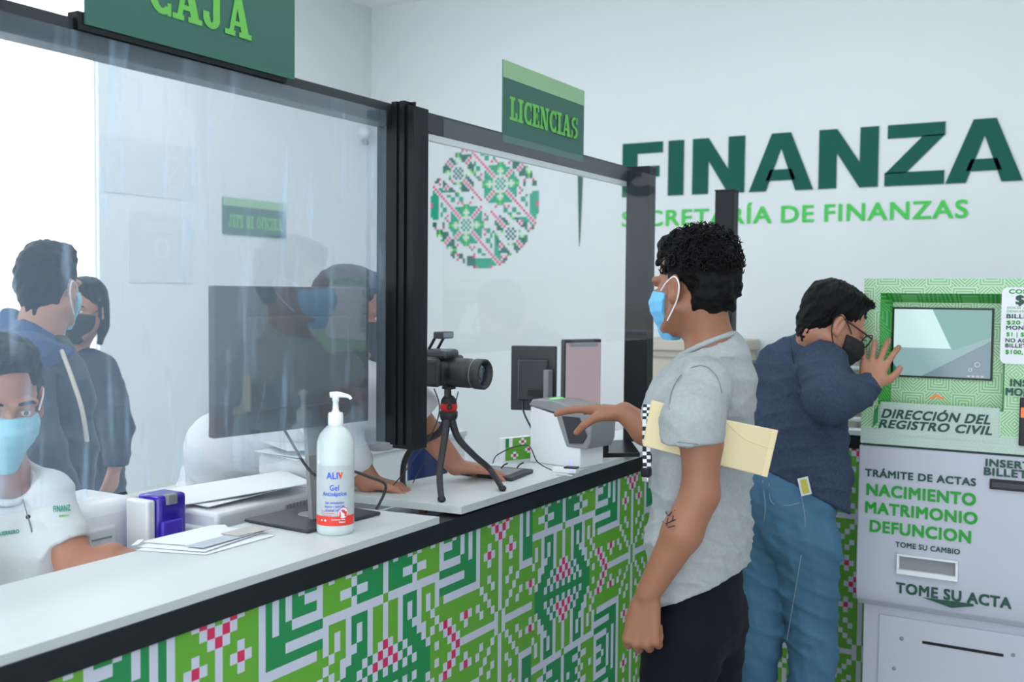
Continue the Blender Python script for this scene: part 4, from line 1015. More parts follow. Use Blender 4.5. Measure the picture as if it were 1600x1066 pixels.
# papers with printed cards
t = thing('paper_stack', 'folded white papers with a printed card lying on the counter', 'papers', (-1.62, 1.55, 1.08))
def sheet(pts, z, m, name, th=.0012, lift=None):
    P = [at(x, y, Z=1.08) for x, y in pts]; k = len(P); mb = MB(); lf = lift or [0] * k
    mb.add([(p[0], p[1], z + l) for p, l in zip(P, lf)] + [(p[0], p[1], z - th + l) for p, l in zip(P, lf)], [tuple(range(k)), tuple(reversed(range(k, 2 * k)))] + [(i + k, (i + 1) % k + k, (i + 1) % k, i) for i in range(k)])
    return mb.build(name, m, t)
sheet([(212, 861), (322, 868), (430, 838), (330, 829)], 1.0822, 'paper', 'paper_sheet'); sheet([(215, 857), (320, 866), (415, 834), (335, 826)], 1.0845, 'paper', 'paper_sheet', lift=[0, .001, .002, .001])
sheet([(222, 852), (316, 860), (372, 844), (352, 826), (330, 826)], 1.0875, 'paper', 'paper_sheet', lift=[0, .001, .001, .001, 0])
sheet([(290, 860), (318, 863), (398, 840), (380, 836)], 1.0895, 'paper_print', 'paper_sheet'); cs_ = sheet([(345, 842), (372, 846), (424, 834), (395, 829)], 1.0915, 'card_beige', 'printed_card')
sheet([(205, 862), (216, 860), (225, 852), (216, 853)], 1.0925, 'paper', 'paper_sheet')

# ------------------------------------------------------------------ tripod and camera
ZT_ = 1.090
th_ = np.array((-1.519, 2.279, 1.30)); feet = [at(690, 781, Z=ZT_ + .006), at(785, 764, Z=ZT_ + .006), at(629, 761, Z=ZT_ + .006)]
t = thing('flexible_tripod', 'black bendy legged tripod with red ball head standing on the counter', 'tripod', (-1.52, 2.28, ZT_))
hub = at(701, 655, D=2.71)
def P_(x, y, d): return at(x, y, D=d)
d0, d1, d2 = [-(R3.T @ (f - CAM))[2] for f in feet]
legs = [[P_(699, 655, 2.70), P_(694, 690, 2.67), P_(687, 740, 2.62), feet[0]], [P_(706, 656, 2.70), P_(716, 685, 2.71), P_(742, 713, 2.73), P_(766, 734, 2.76), feet[1]],
        [P_(697, 656, 2.72), P_(684, 678, 2.76), P_(650, 695, 2.79), P_(632, 722, 2.80), feet[2]]]
for l in legs:
    n_ = len(l); mb = MB(); mb.tube(l, [.0098 - .0022 * i / (n_ - 1) for i in range(n_)], 12); lo_ = mb.build('leg', 'black_rubber', t)
    f_ = l[-1]; MB().lathe((f_[0], f_[1], ZT_ + .0), [(.004, 0), (.0095, .003), (.0105, .009), (.0075, .014)], 14).build('rubber_foot', 'black_matte', lo_)
hz = hub[2]
MB().lathe((hub[0], hub[1], hz - .006), [(.016, 0), (.021, .006), (.0235, .014), (.0235, .026), (.018, .029)], 20).build('hub', 'black_matte', t)
MB().lathe((hub[0], hub[1], hz + .022), [(.020, 0), (.0225, .006), (.0225, .016), (.020, .020)], 20).build('red_collar', 'red_dark', t)
MB().lathe((hub[0], hub[1], hz + .041), [(.021, 0), (.0195, .010), (.014, .018), (.007, .022), (.006, .036), (.018, .038), (.018, .044)], 20).build('ball_head', 'black_matte', t)
MB().lathe((hub[0] + .012, hub[1] - .012, hz + .034), [(.007, 0), (.007, .014), (.004, .016)], 12, axis=(.5, -.85, 0)).build('locking_knob', 'black_matte', t)
cz = hz + .086; hy = hub[1]; cx = hub[0] - .01
t = thing('dslr_camera', 'black reflex camera with raised flash mounted on the small tripod', 'camera', (cx, hy, cz))
bb = MB().box((cx - .048, hy - .045, cz), (cx + .002, hy + .078, cz + .068)).build('camera_body', 'dark_grey', t, .009)
MB().box((cx - .045, hy - .030, cz + .062), (cx + .020, hy + .028, cz + .084)).build('viewfinder_hump', 'dark_grey', t, .008)
MB().box((cx - .008, hy - .062, cz + .002), (cx + .028, hy - .040, cz + .062))
MB().box((cx - .03, hy - .058, cz + .001), (cx + .018, hy - .040, cz + .064)).build('hand_grip', 'black_rubber', t, .008)
MB().lathe((cx - .022, hy + .052, cz + .066), [(.010, 0), (.010, .008), (.008, .009)], 18).build('mode_dial', 'dark_grey', t)
fl = MB().tube([(cx - .036, hy - .019, cz + .080), (cx - .012, hy - .019, cz + .118)], .0035, 8, sub=1).tube([(cx - .036, hy + .017, cz + .080), (cx - .012, hy + .017, cz + .118)], .0035, 8, sub=1).build('flash_arm', 'black_matte', t)
MB().box((cx - .018, hy - .026, cz + .108), (cx + .006, hy + .024, cz + .124)).build('flash_head', 'dark_grey', fl, .003); MB().box((cx + .0062, hy - .020, cz + .111), (cx + .0075, hy + .018, cz + .122)).build('flash_window', 'grey_plastic', fl)
MB().box((cx + .004, hy - .028, cz + .079), (cx + .020, hy - .006, cz + .086)).build('badge_plate', 'grey_plastic', t, .002)
ln = MB().lathe((cx + .0, hy, cz + .033), [(.034, 0), (.034, .012), (.032, .014), (.032, .024), (.0335, .026), (.0335, .066), (.0325, .068), (.0325, .082), (.0345, .084), (.0345, .104), (.0330, .106), (.0285, .106), (.0275, .096), (.0260, .094)], 40, axis=(1, 0, -.02)).build('lens_barrel', 'black_rubber', t)
MB().lathe((cx + .094, hy, cz + .031), [(.026, 0), (.022, .003), (.012, .0055), (.001, .0065)], 32, axis=(1, 0, -.02)).build('front_glass', 'lens_glass', ln)
MB().lathe((cx + .082, hy, cz + .0315), [(.0340, 0), (.0344, .0006), (.0340, .0012)], 40, axis=(1, 0, -.02)).build('silver_ring', 'grey_plastic', ln)
MB().box((cx + .004, hy - .012, cz - .024), (cx + .014, hy - .004, cz + .002)).build('cable_plug', 'dark_grey', t)
t.scale = (1.14, 1.14, 1.14)

def cable(name, label, pts, r, m='black_rubber'):
    mb = MB(); mb.tube(pts, r, 8, sub=8); return tag(mb.build(name, m), label, 'cable')
cable('cable', 'thin black cable hanging from the reflex camera down past the tripod', [P_(678, 607, 2.64), P_(686, 630, 2.64), P_(684, 655, 2.64), P_(668, 690, 2.64), P_(648, 715, 2.66), (at(632, 738, D=2.66)), at(606, 768, Z=1.093)], .0016)
cable('cable', 'second thin cable looping from the tripod toward the clerk side', [P_(716, 612, 2.70), P_(712, 628, 2.72), P_(700, 668, 2.84), P_(683, 705, 2.84), P_(660, 728, 2.84), at(645, 755, Z=1.094)], .0014, 'dark_grey')
cable('cable', 'thick black cable bending behind the gel bottle toward the dark monitor', [P_(432, 650, 2.32), P_(455, 690, 2.30), P_(478, 728, 2.28), P_(500, 745, 2.28), P_(545, 736, 2.28), P_(578, 746, 2.30), P_(601, 756, 2.32), P_(600, 772, 2.33), P_(588, 796, 2.33)], .0032)

# ------------------------------------------------------------------ fingerprint scanner
o_ = at(828, 722, Z=ZT_); a_ = at(906, 733, Z=ZT_); ux = nrm((a_ - o_) * np.array((1, 1, 0))); ly = np.linalg.norm((a_ - o_)[:2]); nn_ = np.cross(ux, UP); dep = .12
t = thing('fingerprint_scanner', 'white and grey fingerprint scanner with green glowing plate under the hand', 'scanner', tuple(o_))
k_ = ly / 78.0
def sc(px, py): return ((px - 828) * k_, (727 - py) * k_)
MB().prism([(0, 0), (ly, 0), (ly, sc(0, 690)[1]), sc(890, 668), sc(828, 656)], o_, ux, UP, dep).build('scanner_body', 'white_plastic', t, .004)
MB().prism([sc(826, 655), sc(868, 661), sc(886, 702), sc(917, 702), sc(922, 692), sc(924, 656), sc(860, 646), sc(832, 647)], o_ - UP * -.0 + (-nn_) * -.004, ux, UP, dep + .008).build('grey_hood', 'grey_plastic', t, .004)
MB().prism([sc(880, 664), sc(892, 697), sc(912, 695), sc(918, 685), sc(906, 664)], o_ - nn_ * -.0085, ux, UP, .004).build('thumb_rest', 'dark_grey', t, .001)
MB().prism([sc(852, 649), sc(898, 656), sc(898, 653), sc(853, 645)], o_ - nn_ * .015, ux, UP, dep - .03).build('glowing_plate', mat('scanner_glow', (.1, .6, .1), .3, emit=(.12, .75, .12), estr=.7), t)
pr_ = o_ + ux * (ly * .80) + nn_ * .002; MB().box((0, 0, 0), (.003, .003, .003)); mb = MB(); mb.add([tuple(pr_ + UP * .006), tuple(pr_ + ux * .004 + UP * .006), tuple(pr_ + ux * .004 + UP * .022), tuple(pr_ + UP * .022)], [(0, 1, 2, 3)]); mb.build('blue_led', 'led', t)
t = thing('usb_hub', 'small white box with a blue light in front of the fingerprint scanner', 'usb hub', tuple(at(880, 738, Z=ZT_)))
q0 = at(862, 738, Z=ZT_); q1 = at(900, 741, Z=ZT_); u_ = nrm((q1 - q0) * np.array((1, 1, 0))); L_ = np.linalg.norm(q1 - q0)
MB().prism([(0, 0), (L_, 0), (L_, .014), (0, .014)], q0, u_, UP, .03).build('hub_case', 'pump', t, .002); MB().prism([(L_ * .5, .014), (L_, .014), (L_, .018), (L_ * .5, .018)], q0, u_, UP, .028).build('black_plug', 'black_gloss', t)
MB().prism([(L_ * .75, .006), (L_ * .88, .006), (L_ * .88, .011), (L_ * .75, .011)], q0 + np.cross(u_, UP) * .001, u_, UP, .001).build('blue_led', 'led', t)
mb = MB(); mb.tube([at(869, 741, Z=ZT_ + .003), at(895, 744, Z=ZT_ + .003)], .0022, 8, sub=1); tag(mb.build('pen', 'off_white'), 'pale pen lying at the counter edge by the small white box', 'pen')
cable('cable', 'thin cable curling from the signature pad to the fingerprint scanner', [at(770, 724, Z=1.11), P_(776, 712, 2.85), P_(800, 700, 2.82), P_(826, 697, 2.78), P_(840, 722, 2.75), at(862, 735, Z=1.098)], .0016)
# signature pad
t = thing('signature_pad', 'black signature tablet lying on the counter behind the tripod', 'tablet', tuple(at(770, 742, Z=ZT_)))
P4 = [at(706, 741, Z=ZT_), at(800, 753, Z=ZT_), at(834, 739, Z=ZT_), at(756, 732, Z=ZT_)]
mb = MB(); mb.add([(p[0], p[1], ZT_) for p in P4] + [(p[0], p[1], ZT_ + .011) for p in P4], [(0, 3, 2, 1), (4, 5, 6, 7), (0, 1, 5, 4), (1, 2, 6, 5), (2, 3, 7, 6), (3, 0, 4, 7)]); mb.build('tablet_body', 'dark_grey', t, .004)
cen = sum(P4) / 4; P5 = [cen + (p - cen) * .72 for p in P4]; mb = MB(); mb.add([(p[0], p[1], ZT_ + .0116) for p in P5], [(0, 1, 2, 3)]); mb.build('writing_area', 'grey_plastic', t)
for (x_, y_) in ((783, 732), (808, 731)):
    g = at(x_, y_, Z=ZT_ + .012); mb = MB(); mb.tube([g, g + np.array((.006, .008, .010)), g + np.array((.014, .014, .014))], .0022, 8, sub=2); tag(mb.build('stylus_clip', 'black_matte'), 'tiny black clip on the far edge of the signature pad' if x_ == 783 else 'tiny black clip on the pad edge next to the white scanner', 'clip')
# little printed box
t = thing('leaflet_box', 'small box with green and pink cross stitch print beside the white scanner', 'box', tuple(at(806, 722, Z=ZT_)))
a0, a1 = at(785, 723, Z=ZT_), at(829, 718, Z=ZT_); ub = nrm((a1 - a0) * np.array((1, 1, 0))); wb = np.linalg.norm((a1 - a0)[:2]); hb = .073
MB().prism([(0, 0), (wb, 0), (wb, hb), (0, hb)], a0, ub, UP, .02).build('box_body', 'paper', t)
mb = MB()
nb = np.cross(ub, UP); g = lambda x0, z0, x1, z1, mi: mb.add([tuple(a0 + nb * .0008 * (1 + .3 * (mi != 1)) + ub * u + UP * v) for u, v in ((x0 * wb, z0 * hb), (x1 * wb, z0 * hb), (x1 * wb, z1 * hb), (x0 * wb, z1 * hb))], [(0, 1, 2, 3)], mi)
g(.1, .05, .98, .98, 1); g(.1, .6, .22, .98, 2); g(.22, .62, .34, .98, 0)
for cx_, cy_ in ((.70, .80), (.42, .25), (.92, .45)): g(cx_ - .13, cy_ - .06, cx_ + .13, cy_ + .06, 0); g(cx_ - .05, cy_ - .16, cx_ + .05, cy_ + .16, 0); mb.add([tuple(a0 + nb * .0016 + ub * u + UP * v) for u, v in (((cx_ - .05) * wb, (cy_ - .06) * hb), ((cx_ + .05) * wb, (cy_ - .06) * hb), ((cx_ + .05) * wb, (cy_ + .06) * hb), ((cx_ - .05) * wb, (cy_ + .06) * hb))], [(0, 1, 2, 3)], 3)
mb.build('printed_face', ['paper', 'p_light', 'p_dark', 'p_pink'], t)

# ------------------------------------------------------------------ printers behind the counter
def rbox(name, c, s_, m, parent, rot=0.0, bev=.01):
    Mx = Matrix.Translation(c) @ Matrix.Rotation(rot, 4, 'Z'); x, y, z = [q / 2 for q in s_]
    return MB().box((-x, -y, -z), (x, y, z), 0, Mx).build(name, m, parent, bev)
def sheetw(c, wd_, a, b, name='paper_sheet', tilt=0.0, m='paper'):
    wd_ = nrm(wd_); n_ = np.cross(UP, wd_); c = np.array(c, float); P = [c + wd_ * i * a / 2 + n_ * j * b / 2 + UP * tilt * i for i, j in ((-1, -1), (1, -1), (1, 1), (-1, 1))]
    mb = MB(); mb.add([tuple(p) for p in P] + [tuple(p + UP * .002) for p in P], [(0, 3, 2, 1), (4, 5, 6, 7), (0, 1, 5, 4), (1, 2, 6, 5), (2, 3, 7, 6), (3, 0, 4, 7)]); return mb.build(name, m, t)
t = thing('office_printer', 'white desktop printer with rounded front and side vents next to the violet hopper', 'printer', (-1.93, 1.88, .77))
MB().box((-2.08, 1.700, .77), (-1.765, 2.06, 1.060)).build('printer_body', 'off_white', t, .022)
MB().box((-2.08, 1.712, 1.040), (-1.775, 2.07, 1.092)).build('printer_lid', 'white_plastic', t, .010)
mb = MB()
for k in range(9): mb.box((-1.768, 1.93 + k * .013, 1.062), (-1.7635, 1.936 + k * .013, 1.076))
mb.build('vent_grille', 'grey_plastic', t); MB().lathe((-1.766, 1.735, 1.035), [(.007, 0), (.006, .003)], 14, axis=(1, 0, 0)).build('power_button', 'grey_plastic', t)
t = thing('office_printer', 'larger white printer with sheets on top below the dark monitor', 'printer', (-2.0, 2.28, .77))
MB().box((-2.02, 2.076, .77), (-1.755, 2.30, 1.10)).build('printer_body', 'white_plastic', t, .02); MB().box((-2.01, 2.080, 1.098), (-1.765, 2.29, 1.165)).build('document_cover', 'white_plastic', t, .018)
MB().box((-1.766, 2.12, 1.0), (-1.756, 2.40, 1.03)).build('control_lip', 'off_white', t, .003)
t = thing('paper_stack', 'loose white sheets lying on top of the larger white printer', 'papers', (-2.0, 2.27, 1.151))
sheetw((-1.89, 2.19, 1.170), (.3, 1, 0), .25, .21, tilt=.004); sheetw((-1.885, 2.18, 1.178), (.1, 1, 0), .25, .21, tilt=.006); sheetw((-1.89, 2.185, 1.186), (.5, 1, 0), .24, .21, tilt=-.004)
t = thing('paper_stack', 'white sheets fanned out on the printer with the rounded front', 'papers', (-1.9, 1.9, 1.094))
sheetw((-1.90, 1.90, 1.112), (.45, .86, 0), .32, .21, tilt=.012); sheetw((-1.91, 1.88, 1.104), (.1, 1, 0), .28, .20, tilt=.006)
t = thing('card_printer', 'white card printer with side slots left of the violet hopper', 'printer', (-2.03, 1.56, .77))
MB().box((-2.14, 1.475, .77), (-1.945, 1.645, 1.130)).build('printer_body', 'white_plastic', t, .03)
MB().box((-1.950, 1.485, .80), (-1.935, 1.565, 1.075)).build('side_cover', 'off_white', t, .006)
mb = MB()
for k in range(5): mb.box((-1.936, 1.497, 1.05 - k * .020), (-1.9335, 1.550, 1.0535 - k * .020))
mb.build('vent_slot', 'grey_plastic', t); MB().box((-1.948, 1.585, .995), (-1.941, 1.625, 1.012)).build('output_slot', 'dark_grey', t, .001)
t = thing('card_hopper_unit', 'violet translucent card hopper standing between the two white printers', 'card hopper', (-1.88, 1.61, .77))
MB().box((-1.915, 1.600, .78), (-1.840, 1.682, 1.142)).build('hopper_body', 'purple', t, .010)
MB().box((-1.850, 1.606, .80), (-1.832, 1.664, 1.085)).build('hopper_front', 'purple_light', t, .004); MB().box((-1.850, 1.62, 1.120), (-1.832, 1.648, 1.144)).build('hopper_latch', 'grey_plastic', t, .003)
MB().box((-1.920, 1.575, .78), (-1.848, 1.599, 1.135)).build('white_frame', 'white_plastic', t, .006)
t = thing('office_chair', 'dark blue office chair behind the counter near the leaning clerk', 'chair', (-2.15, 2.75, 0))
rbox('backrest', (-1.93, 2.78, .99), (.06, .34, .36), 'chair_blue', t, .35, .028); rbox('seat', (-2.12, 2.86, .60), (.40, .40, .07), 'chair_blue', t, .35, .03)
MB().lathe((-2.12, 2.86, .06), [(.03, 0), (.025, .50)], 14).build('gas_column', 'black_matte', t)
mb = MB(); mb.tube([(-1.93, 2.78, .82), (-1.98, 2.80, .62), (-2.08, 2.84, .57)], .014, 8); mb.build('back_support', 'black_matte', t)
for k in range(5):
    a = k * 1.2566; mb = MB(); mb.tube([(-2.12, 2.86, .09), (-2.12 + .27 * math.cos(a), 2.86 + .27 * math.sin(a), .06)], .018, 8, sub=1); l_ = mb.build('base_leg', 'black_matte', t)
    MB().lathe((-2.12 + .27 * math.cos(a) - .012, 2.86 + .27 * math.sin(a), .028), [(.028, 0), (.028, .024)], 14, axis=(1, 0, 0)).build('castor', 'black_matte', l_)

# ================================================================== PEOPLE
def person(label, loc): return thing('person', label, 'person', tuple(loc))
def halfspace(pt, n): return (np.array(pt, float), nrm(n))

# ---- customer in the grey t-shirt
def customer_grey():
    f = nrm((-1, .02, 0)); lat = np.array((0, 1.0, 0)); fr = np.array([f, np.cross(UP, f) * -1, UP]); fr = np.array([f, lat, UP])
    t = person('curly haired man in a heather grey t-shirt with blue mask, one hand on the scanner', (-.86, 2.42, 0))
    A = lambda x, y, d: at(x, y, D=d)
    hips = A(1082, 960, 2.50); waist = A(1090, 850, 2.50); chest = A(1098, 690, 2.50); sh = A(1108, 590, 2.50); neck = A(1112, 545, 2.50)
    hc = A(1084, 449, 2.49); hd = Head(hc, (-.93, .33, -.06), sc=1.0)
    Ls, Le, Lw = A(1096, 608, 2.30), A(1094, 772, 2.27), A(1012, 928, 2.30)
    Rs, Re, Rw = A(1070, 612, 2.66), A(1044, 682, 2.60), A(976, 645, 2.62)
    b = SDF(.015); hd.skin(b)
    b.chain([hd.w(0, -.03, -.05), A(1112, 548, 2.49), A(1110, 590, 2.5)], [.052, .055, .07], k=.03)
    b.chain([sh, chest, waist], [.07, .085, .085], k=.03, frame=fr, scale=(1, 1.5, 1))
    b.cone(sh, .05, A(1104, 625, 2.34), .034, k=.02); b.cone(sh, .05, Rs, .04, k=.02); b.chain([A(1104, 625, 2.34), A(1096, 690, 2.28), Le], [.034, .044, .040], k=.02); b.chain([Le, A(1066, 832, 2.27), Lw], [.042, .043, .0270], k=.015)
    b.chain([Rs, Re], [.05, .042], k=.02); b.chain([Re, A(1010, 672, 2.60), Rw], [.042, .038, .027], k=.015)
    # left hand: loose fist hanging; right hand spread on the scanner
    dL = nrm(A(1002, 985, 2.30) - Lw)
    tl = hand(b, Lw + dL * .012, nrm(dL + np.array((0, 0, -.25))), nrm(FW * .92 + RR * .38), -RR, [(1.0, 1.3, .7), (1.05, 1.4, .7), (1.1, 1.4, .7), (1.1, 1.4, .7)], L=.192, thumb=(.25, .85), r=.0108)
    tgt = A(900, 640, 2.72); dR = nrm(tgt - Rw)
    tr = hand(b, Rw + dR * .004, nrm(dR + np.array((0, 0, .05))), np.array((.0, .0, -1)), np.array((.2, -1, 0)), [(.12, .15, .1), (.08, .14, .1), (.10, .15, .1), (.14, .2, .1)], L=.185, thumb=(.85, .75), spread=.13, r=.0088)
    body = b.mesh('body', 'skin_a', t, vox=.0040)
    # t-shirt
    s = SDF(.03)
    fold = folds(3, [(1, .3, .9), (.5, -.4, 1), (0, 1, .7)], .0125, 7.0)
    s.chain([A(1108, 592, 2.5), A(1102, 640, 2.5), A(1098, 720, 2.5), A(1092, 840, 2.5), A(1092, 950, 2.50), A(1094, 1010, 2.5)], [.086, .105, .108, .112, .112, .108], frame=fr, scale=(1.0, 1.68, 1), k=.03)
    s.ell(A(1075, 640, 2.5), (.10, .17, .12), frame=fr, k=.04)
    ax = nrm(Le - Ls); ecut = A(1078, 697, 2.28)
    s.chain([A(1102, 604, 2.36), A(1084, 655, 2.28), A(1074, 745, 2.27)], [.070, .072, .073], k=.03, cut=[(A(1080, 698, 2.27), nrm(ax + np.array((0, .15, -.1))))])
    axr = nrm(Re - Rs)
    s.chain([Rs, Re], [.072, .072], k=.03, cut=[(A(1050, 672, 2.62), axr)])
    s.cone(A(1112, 592, 2.5), .090, A(1122, 556, 2.49), .074, k=.04); s.cone(A(1130, 590, 2.5), .085, A(1134, 552, 2.49), .052, k=.04)
    s.cone(A(1106, 548, 2.49) + UP * .015, .052, A(1092, 500, 2.49), .080, op='s', k=.008)
    s.disp = fold; hem = nrm(np.array((.42, .05, -1.0)))
    s.clip = [(A(1080, 915, 2.5), hem)]
    sh_ = s.mesh('t_shirt', 'tee', t, vox=.0055)
    # seam lines of sleeve and collar
    mb = MB(); nk = A(1106, 541, 2.49)
    mb.tube([nk + np.array((.063 * math.cos(a), .062 * math.sin(a), .002 + .030 * math.cos(a))) for a in np.linspace(0, 6.283, 20)], .0065, 8, sub=2); mb.build('collar', 'tee', sh_)
    surf_line(sh_, [(1046, 640), (1050, 612), (1064, 588), (1084, 574), (1104, 574), (1120, 590), (1128, 615)], .0012, 'shoulder_seam', 'seam_grey')
    surf_line(sh_, [(1032, 688), (1060, 691), (1090, 694), (1115, 697)], .0012, 'sleeve_hem', 'seam_grey')
    # trousers
    p = SDF(.03); hp = A(1088, 930, 2.5)
    p.chain([hp + UP * .03, hp + UP * -.06], [.105, .110], frame=fr, scale=(1, 1.45, 1), k=.03)
    for s_, dx in ((-1, .0), (1, .05)):
        h_ = hp + lat * s_ * .085 + UP * -.07; kn = h_ + np.array((-.05 + dx, 0.0, -.42)); an = np.array((kn[0] + .05, kn[1], .08))
        p.chain([h_, kn, an], [.098, .070, .052], k=.03)
    p.disp = folds(5, [(0, 0, 1), (.5, .2, 1)], .005, 8); tr_ = p.mesh('trousers', 'black_jeans', t, vox=.008)
    for s_, dx in ((-1, .0), (1, .05)):
        q = hp + lat * s_ * .085; ft = np.array((q[0] + .0 + dx, q[1], 0)); sb = SDF(.02); sb.cone(ft + np.array((.04, 0, .045)), .045, ft + np.array((-.14, 0, .035)), .035); sb.clip = [(np.array((0, 0, .0)), np.array((0, 0, -1.0)))]; sb.mesh('shoe', 'black_matte', t, vox=.008)
    # head coverings
    hd.mask(t, 'mask_blue', vox=.0032)
    hr = hd.hair('hair', t, 11, amp=.006, freq=95, top=.008, vox=.004, back=.010, nape=.0)
    r = np.random.default_rng(4); mb = MB()
    for _ in range(520):
        u_ = r.uniform(-1.0, 1.0); an = r.uniform(0, 6.283); zc = r.uniform(-.25, 1); rad = math.sqrt(max(0, 1 - zc * zc))
        loc = np.array((rad * math.cos(an) * .084, rad * math.sin(an) * .104 - .022, zc * .086 + .052))
        if loc[1] > .045 and loc[2] < .075: continue
        if abs(loc[0]) > .055 and loc[1] > -.03 and loc[2] < .04: continue
        if loc[2] < .02 and loc[1] > -.05: continue
        c_ = hd.w(*loc); nn = nrm(c_ - hd.w(0, -.02, .04)); a_ = nrm(np.cross(nn, r.normal(0, 1, 3))); b_ = np.cross(nn, a_); q = r.uniform(.007, .013); tw = r.uniform(3.5, 6.5)
        top = 1.4 if loc[2] > .09 else .7
        mb.tube([c_ + (a_ * math.cos(s_) + b_ * math.sin(s_)) * q * (1 - .3 * s_ / tw) * .8 + nn * (s_ / tw * .014 * top - .002) for s_ in np.linspace(0, tw, 7)], [.0024, .0022, .0020, .0018, .0015, .0012, .0008], 5, sub=2)
    mb.build('curls', 'hair', hr)
    # tattoo on the forearm
    bpy.context.view_layer.update(); mb = MB()
    def on(x, y):
        ok, loc, nn, ix = body.ray_cast(Vector(CAM) - Vector(t.location) * 0, Vector(ray(x, y)).normalized()); return np.array(loc) + np.array(nn) * .0006 if ok else None
    for ln_ in ([(1046, 786), (1040, 796), (1044, 806), (1050, 800)], [(1050, 788), (1054, 798)], [(1036, 802), (1034, 812), (1040, 818), (1050, 814), (1052, 806)], [(1044, 810), (1042, 822)], [(1034, 820), (1044, 824), (1054, 822)], [(1038, 796), (1036, 790)], [(1047, 816), (1056, 812)]):
        q = [on(*p_) for p_ in ln_]; q = [p_ for p_ in q if p_ is not None]
        if len(q) > 1: mb.tube(q, .0014, 5, sub=3 if len(q) > 2 else 1)
    if mb.v: mb.build('tattoo', 'tattoo', body)
    return t
customer_grey()

# ---- manila envelope under his arm, lanyard hanging on his chest
t = thing('manila_envelope', 'folded manila envelope tucked under the grey shirted man\'s arm', 'envelope', tuple(at(1110, 690, D=2.36)))
pts = [((1004, 697), 2.33), ((1018, 625), 2.33), ((1130, 655), 2.29), ((1213, 672), 2.33), ((1196, 745), 2.33), ((1112, 724), 2.29)]
P = [at(x, y, D=d) for (x, y), d in pts]; off = -FW * .004
mb = MB(); k = 6; vs = [tuple(p + off) for p in P] + [tuple(p - off * 1.5) for p in P]
mb.add(vs, [(0, 1, 2, 5), (5, 2, 3, 4), (6, 11, 8, 7), (11, 10, 9, 8)] + [(i + k, (i + 1) % k + k, (i + 1) % k, i) for i in range(k)]); mb.build('envelope_body', 'manila', t, .003)
mb = MB(); a, b = P[3] + off * 1.3, P[4] + off * 1.3; iu = nrm(P[5] - P[4]) * .012; mb.add([tuple(b), tuple(a), tuple(a + iu), tuple(b + iu)], [(0, 1, 2, 3)]); mb.tube([P[3], P[4]], .0045, 8, sub=1); mb.build('folded_edge', 'manila_edge', t)
mb = MB(); f0, f1, f2 = P[2] + off * 1.4, P[3] + off * 1.4, P[2] * .35 + P[4] * .65 + off * 1.4
mb.tube([P[2] + off * 1.1, P[2] * .55 + P[3] * .15 + P[4] * .3 + off * 1.1, P[3] * .6 + P[4] * .4 + off * 1.1], .0012, 6); mb.build('crease', 'manila_edge', t)
t = thing('lanyard', 'black and white patterned lanyard hanging in front of the grey t-shirt', 'lanyard', tuple(at(1016, 680, D=2.5)))
mb = MB(); q = [at(1011, 632, D=2.38), at(1010, 660, D=2.37), at(1010, 700, D=2.36), at(1011, 735, D=2.35)]
for i in range(3):
    for j in range(6):
        p0 = q[i] + (q[i + 1] - q[i]) * j / 6; p1 = q[i] + (q[i + 1] - q[i]) * (j + 1) / 6; w_ = RR * .009
        for h_, mi in ((0, (j + i) % 2), (1, (j + i + 1) % 2)): mb.add([tuple(p0 - w_ + w_ * h_), tuple(p0 + w_ * h_), tuple(p1 + w_ * h_), tuple(p1 - w_ + w_ * h_)], [(3, 2, 1, 0)], mi)
st_ = mb.build('strap', ['black_matte', 'paper'], t); st_.modifiers.new('solid', 'SOLIDIFY').thickness = .002
q = at(1010, 738, D=2.35); MB().box(tuple(q - .010), tuple(q + .010)).build('buckle', 'black_gloss', t, .003); MB().box(tuple(q - np.array((.008, .008, .022))), tuple(q + np.array((.008, .008, -.010)))).build('clip', 'chrome', t, .002)

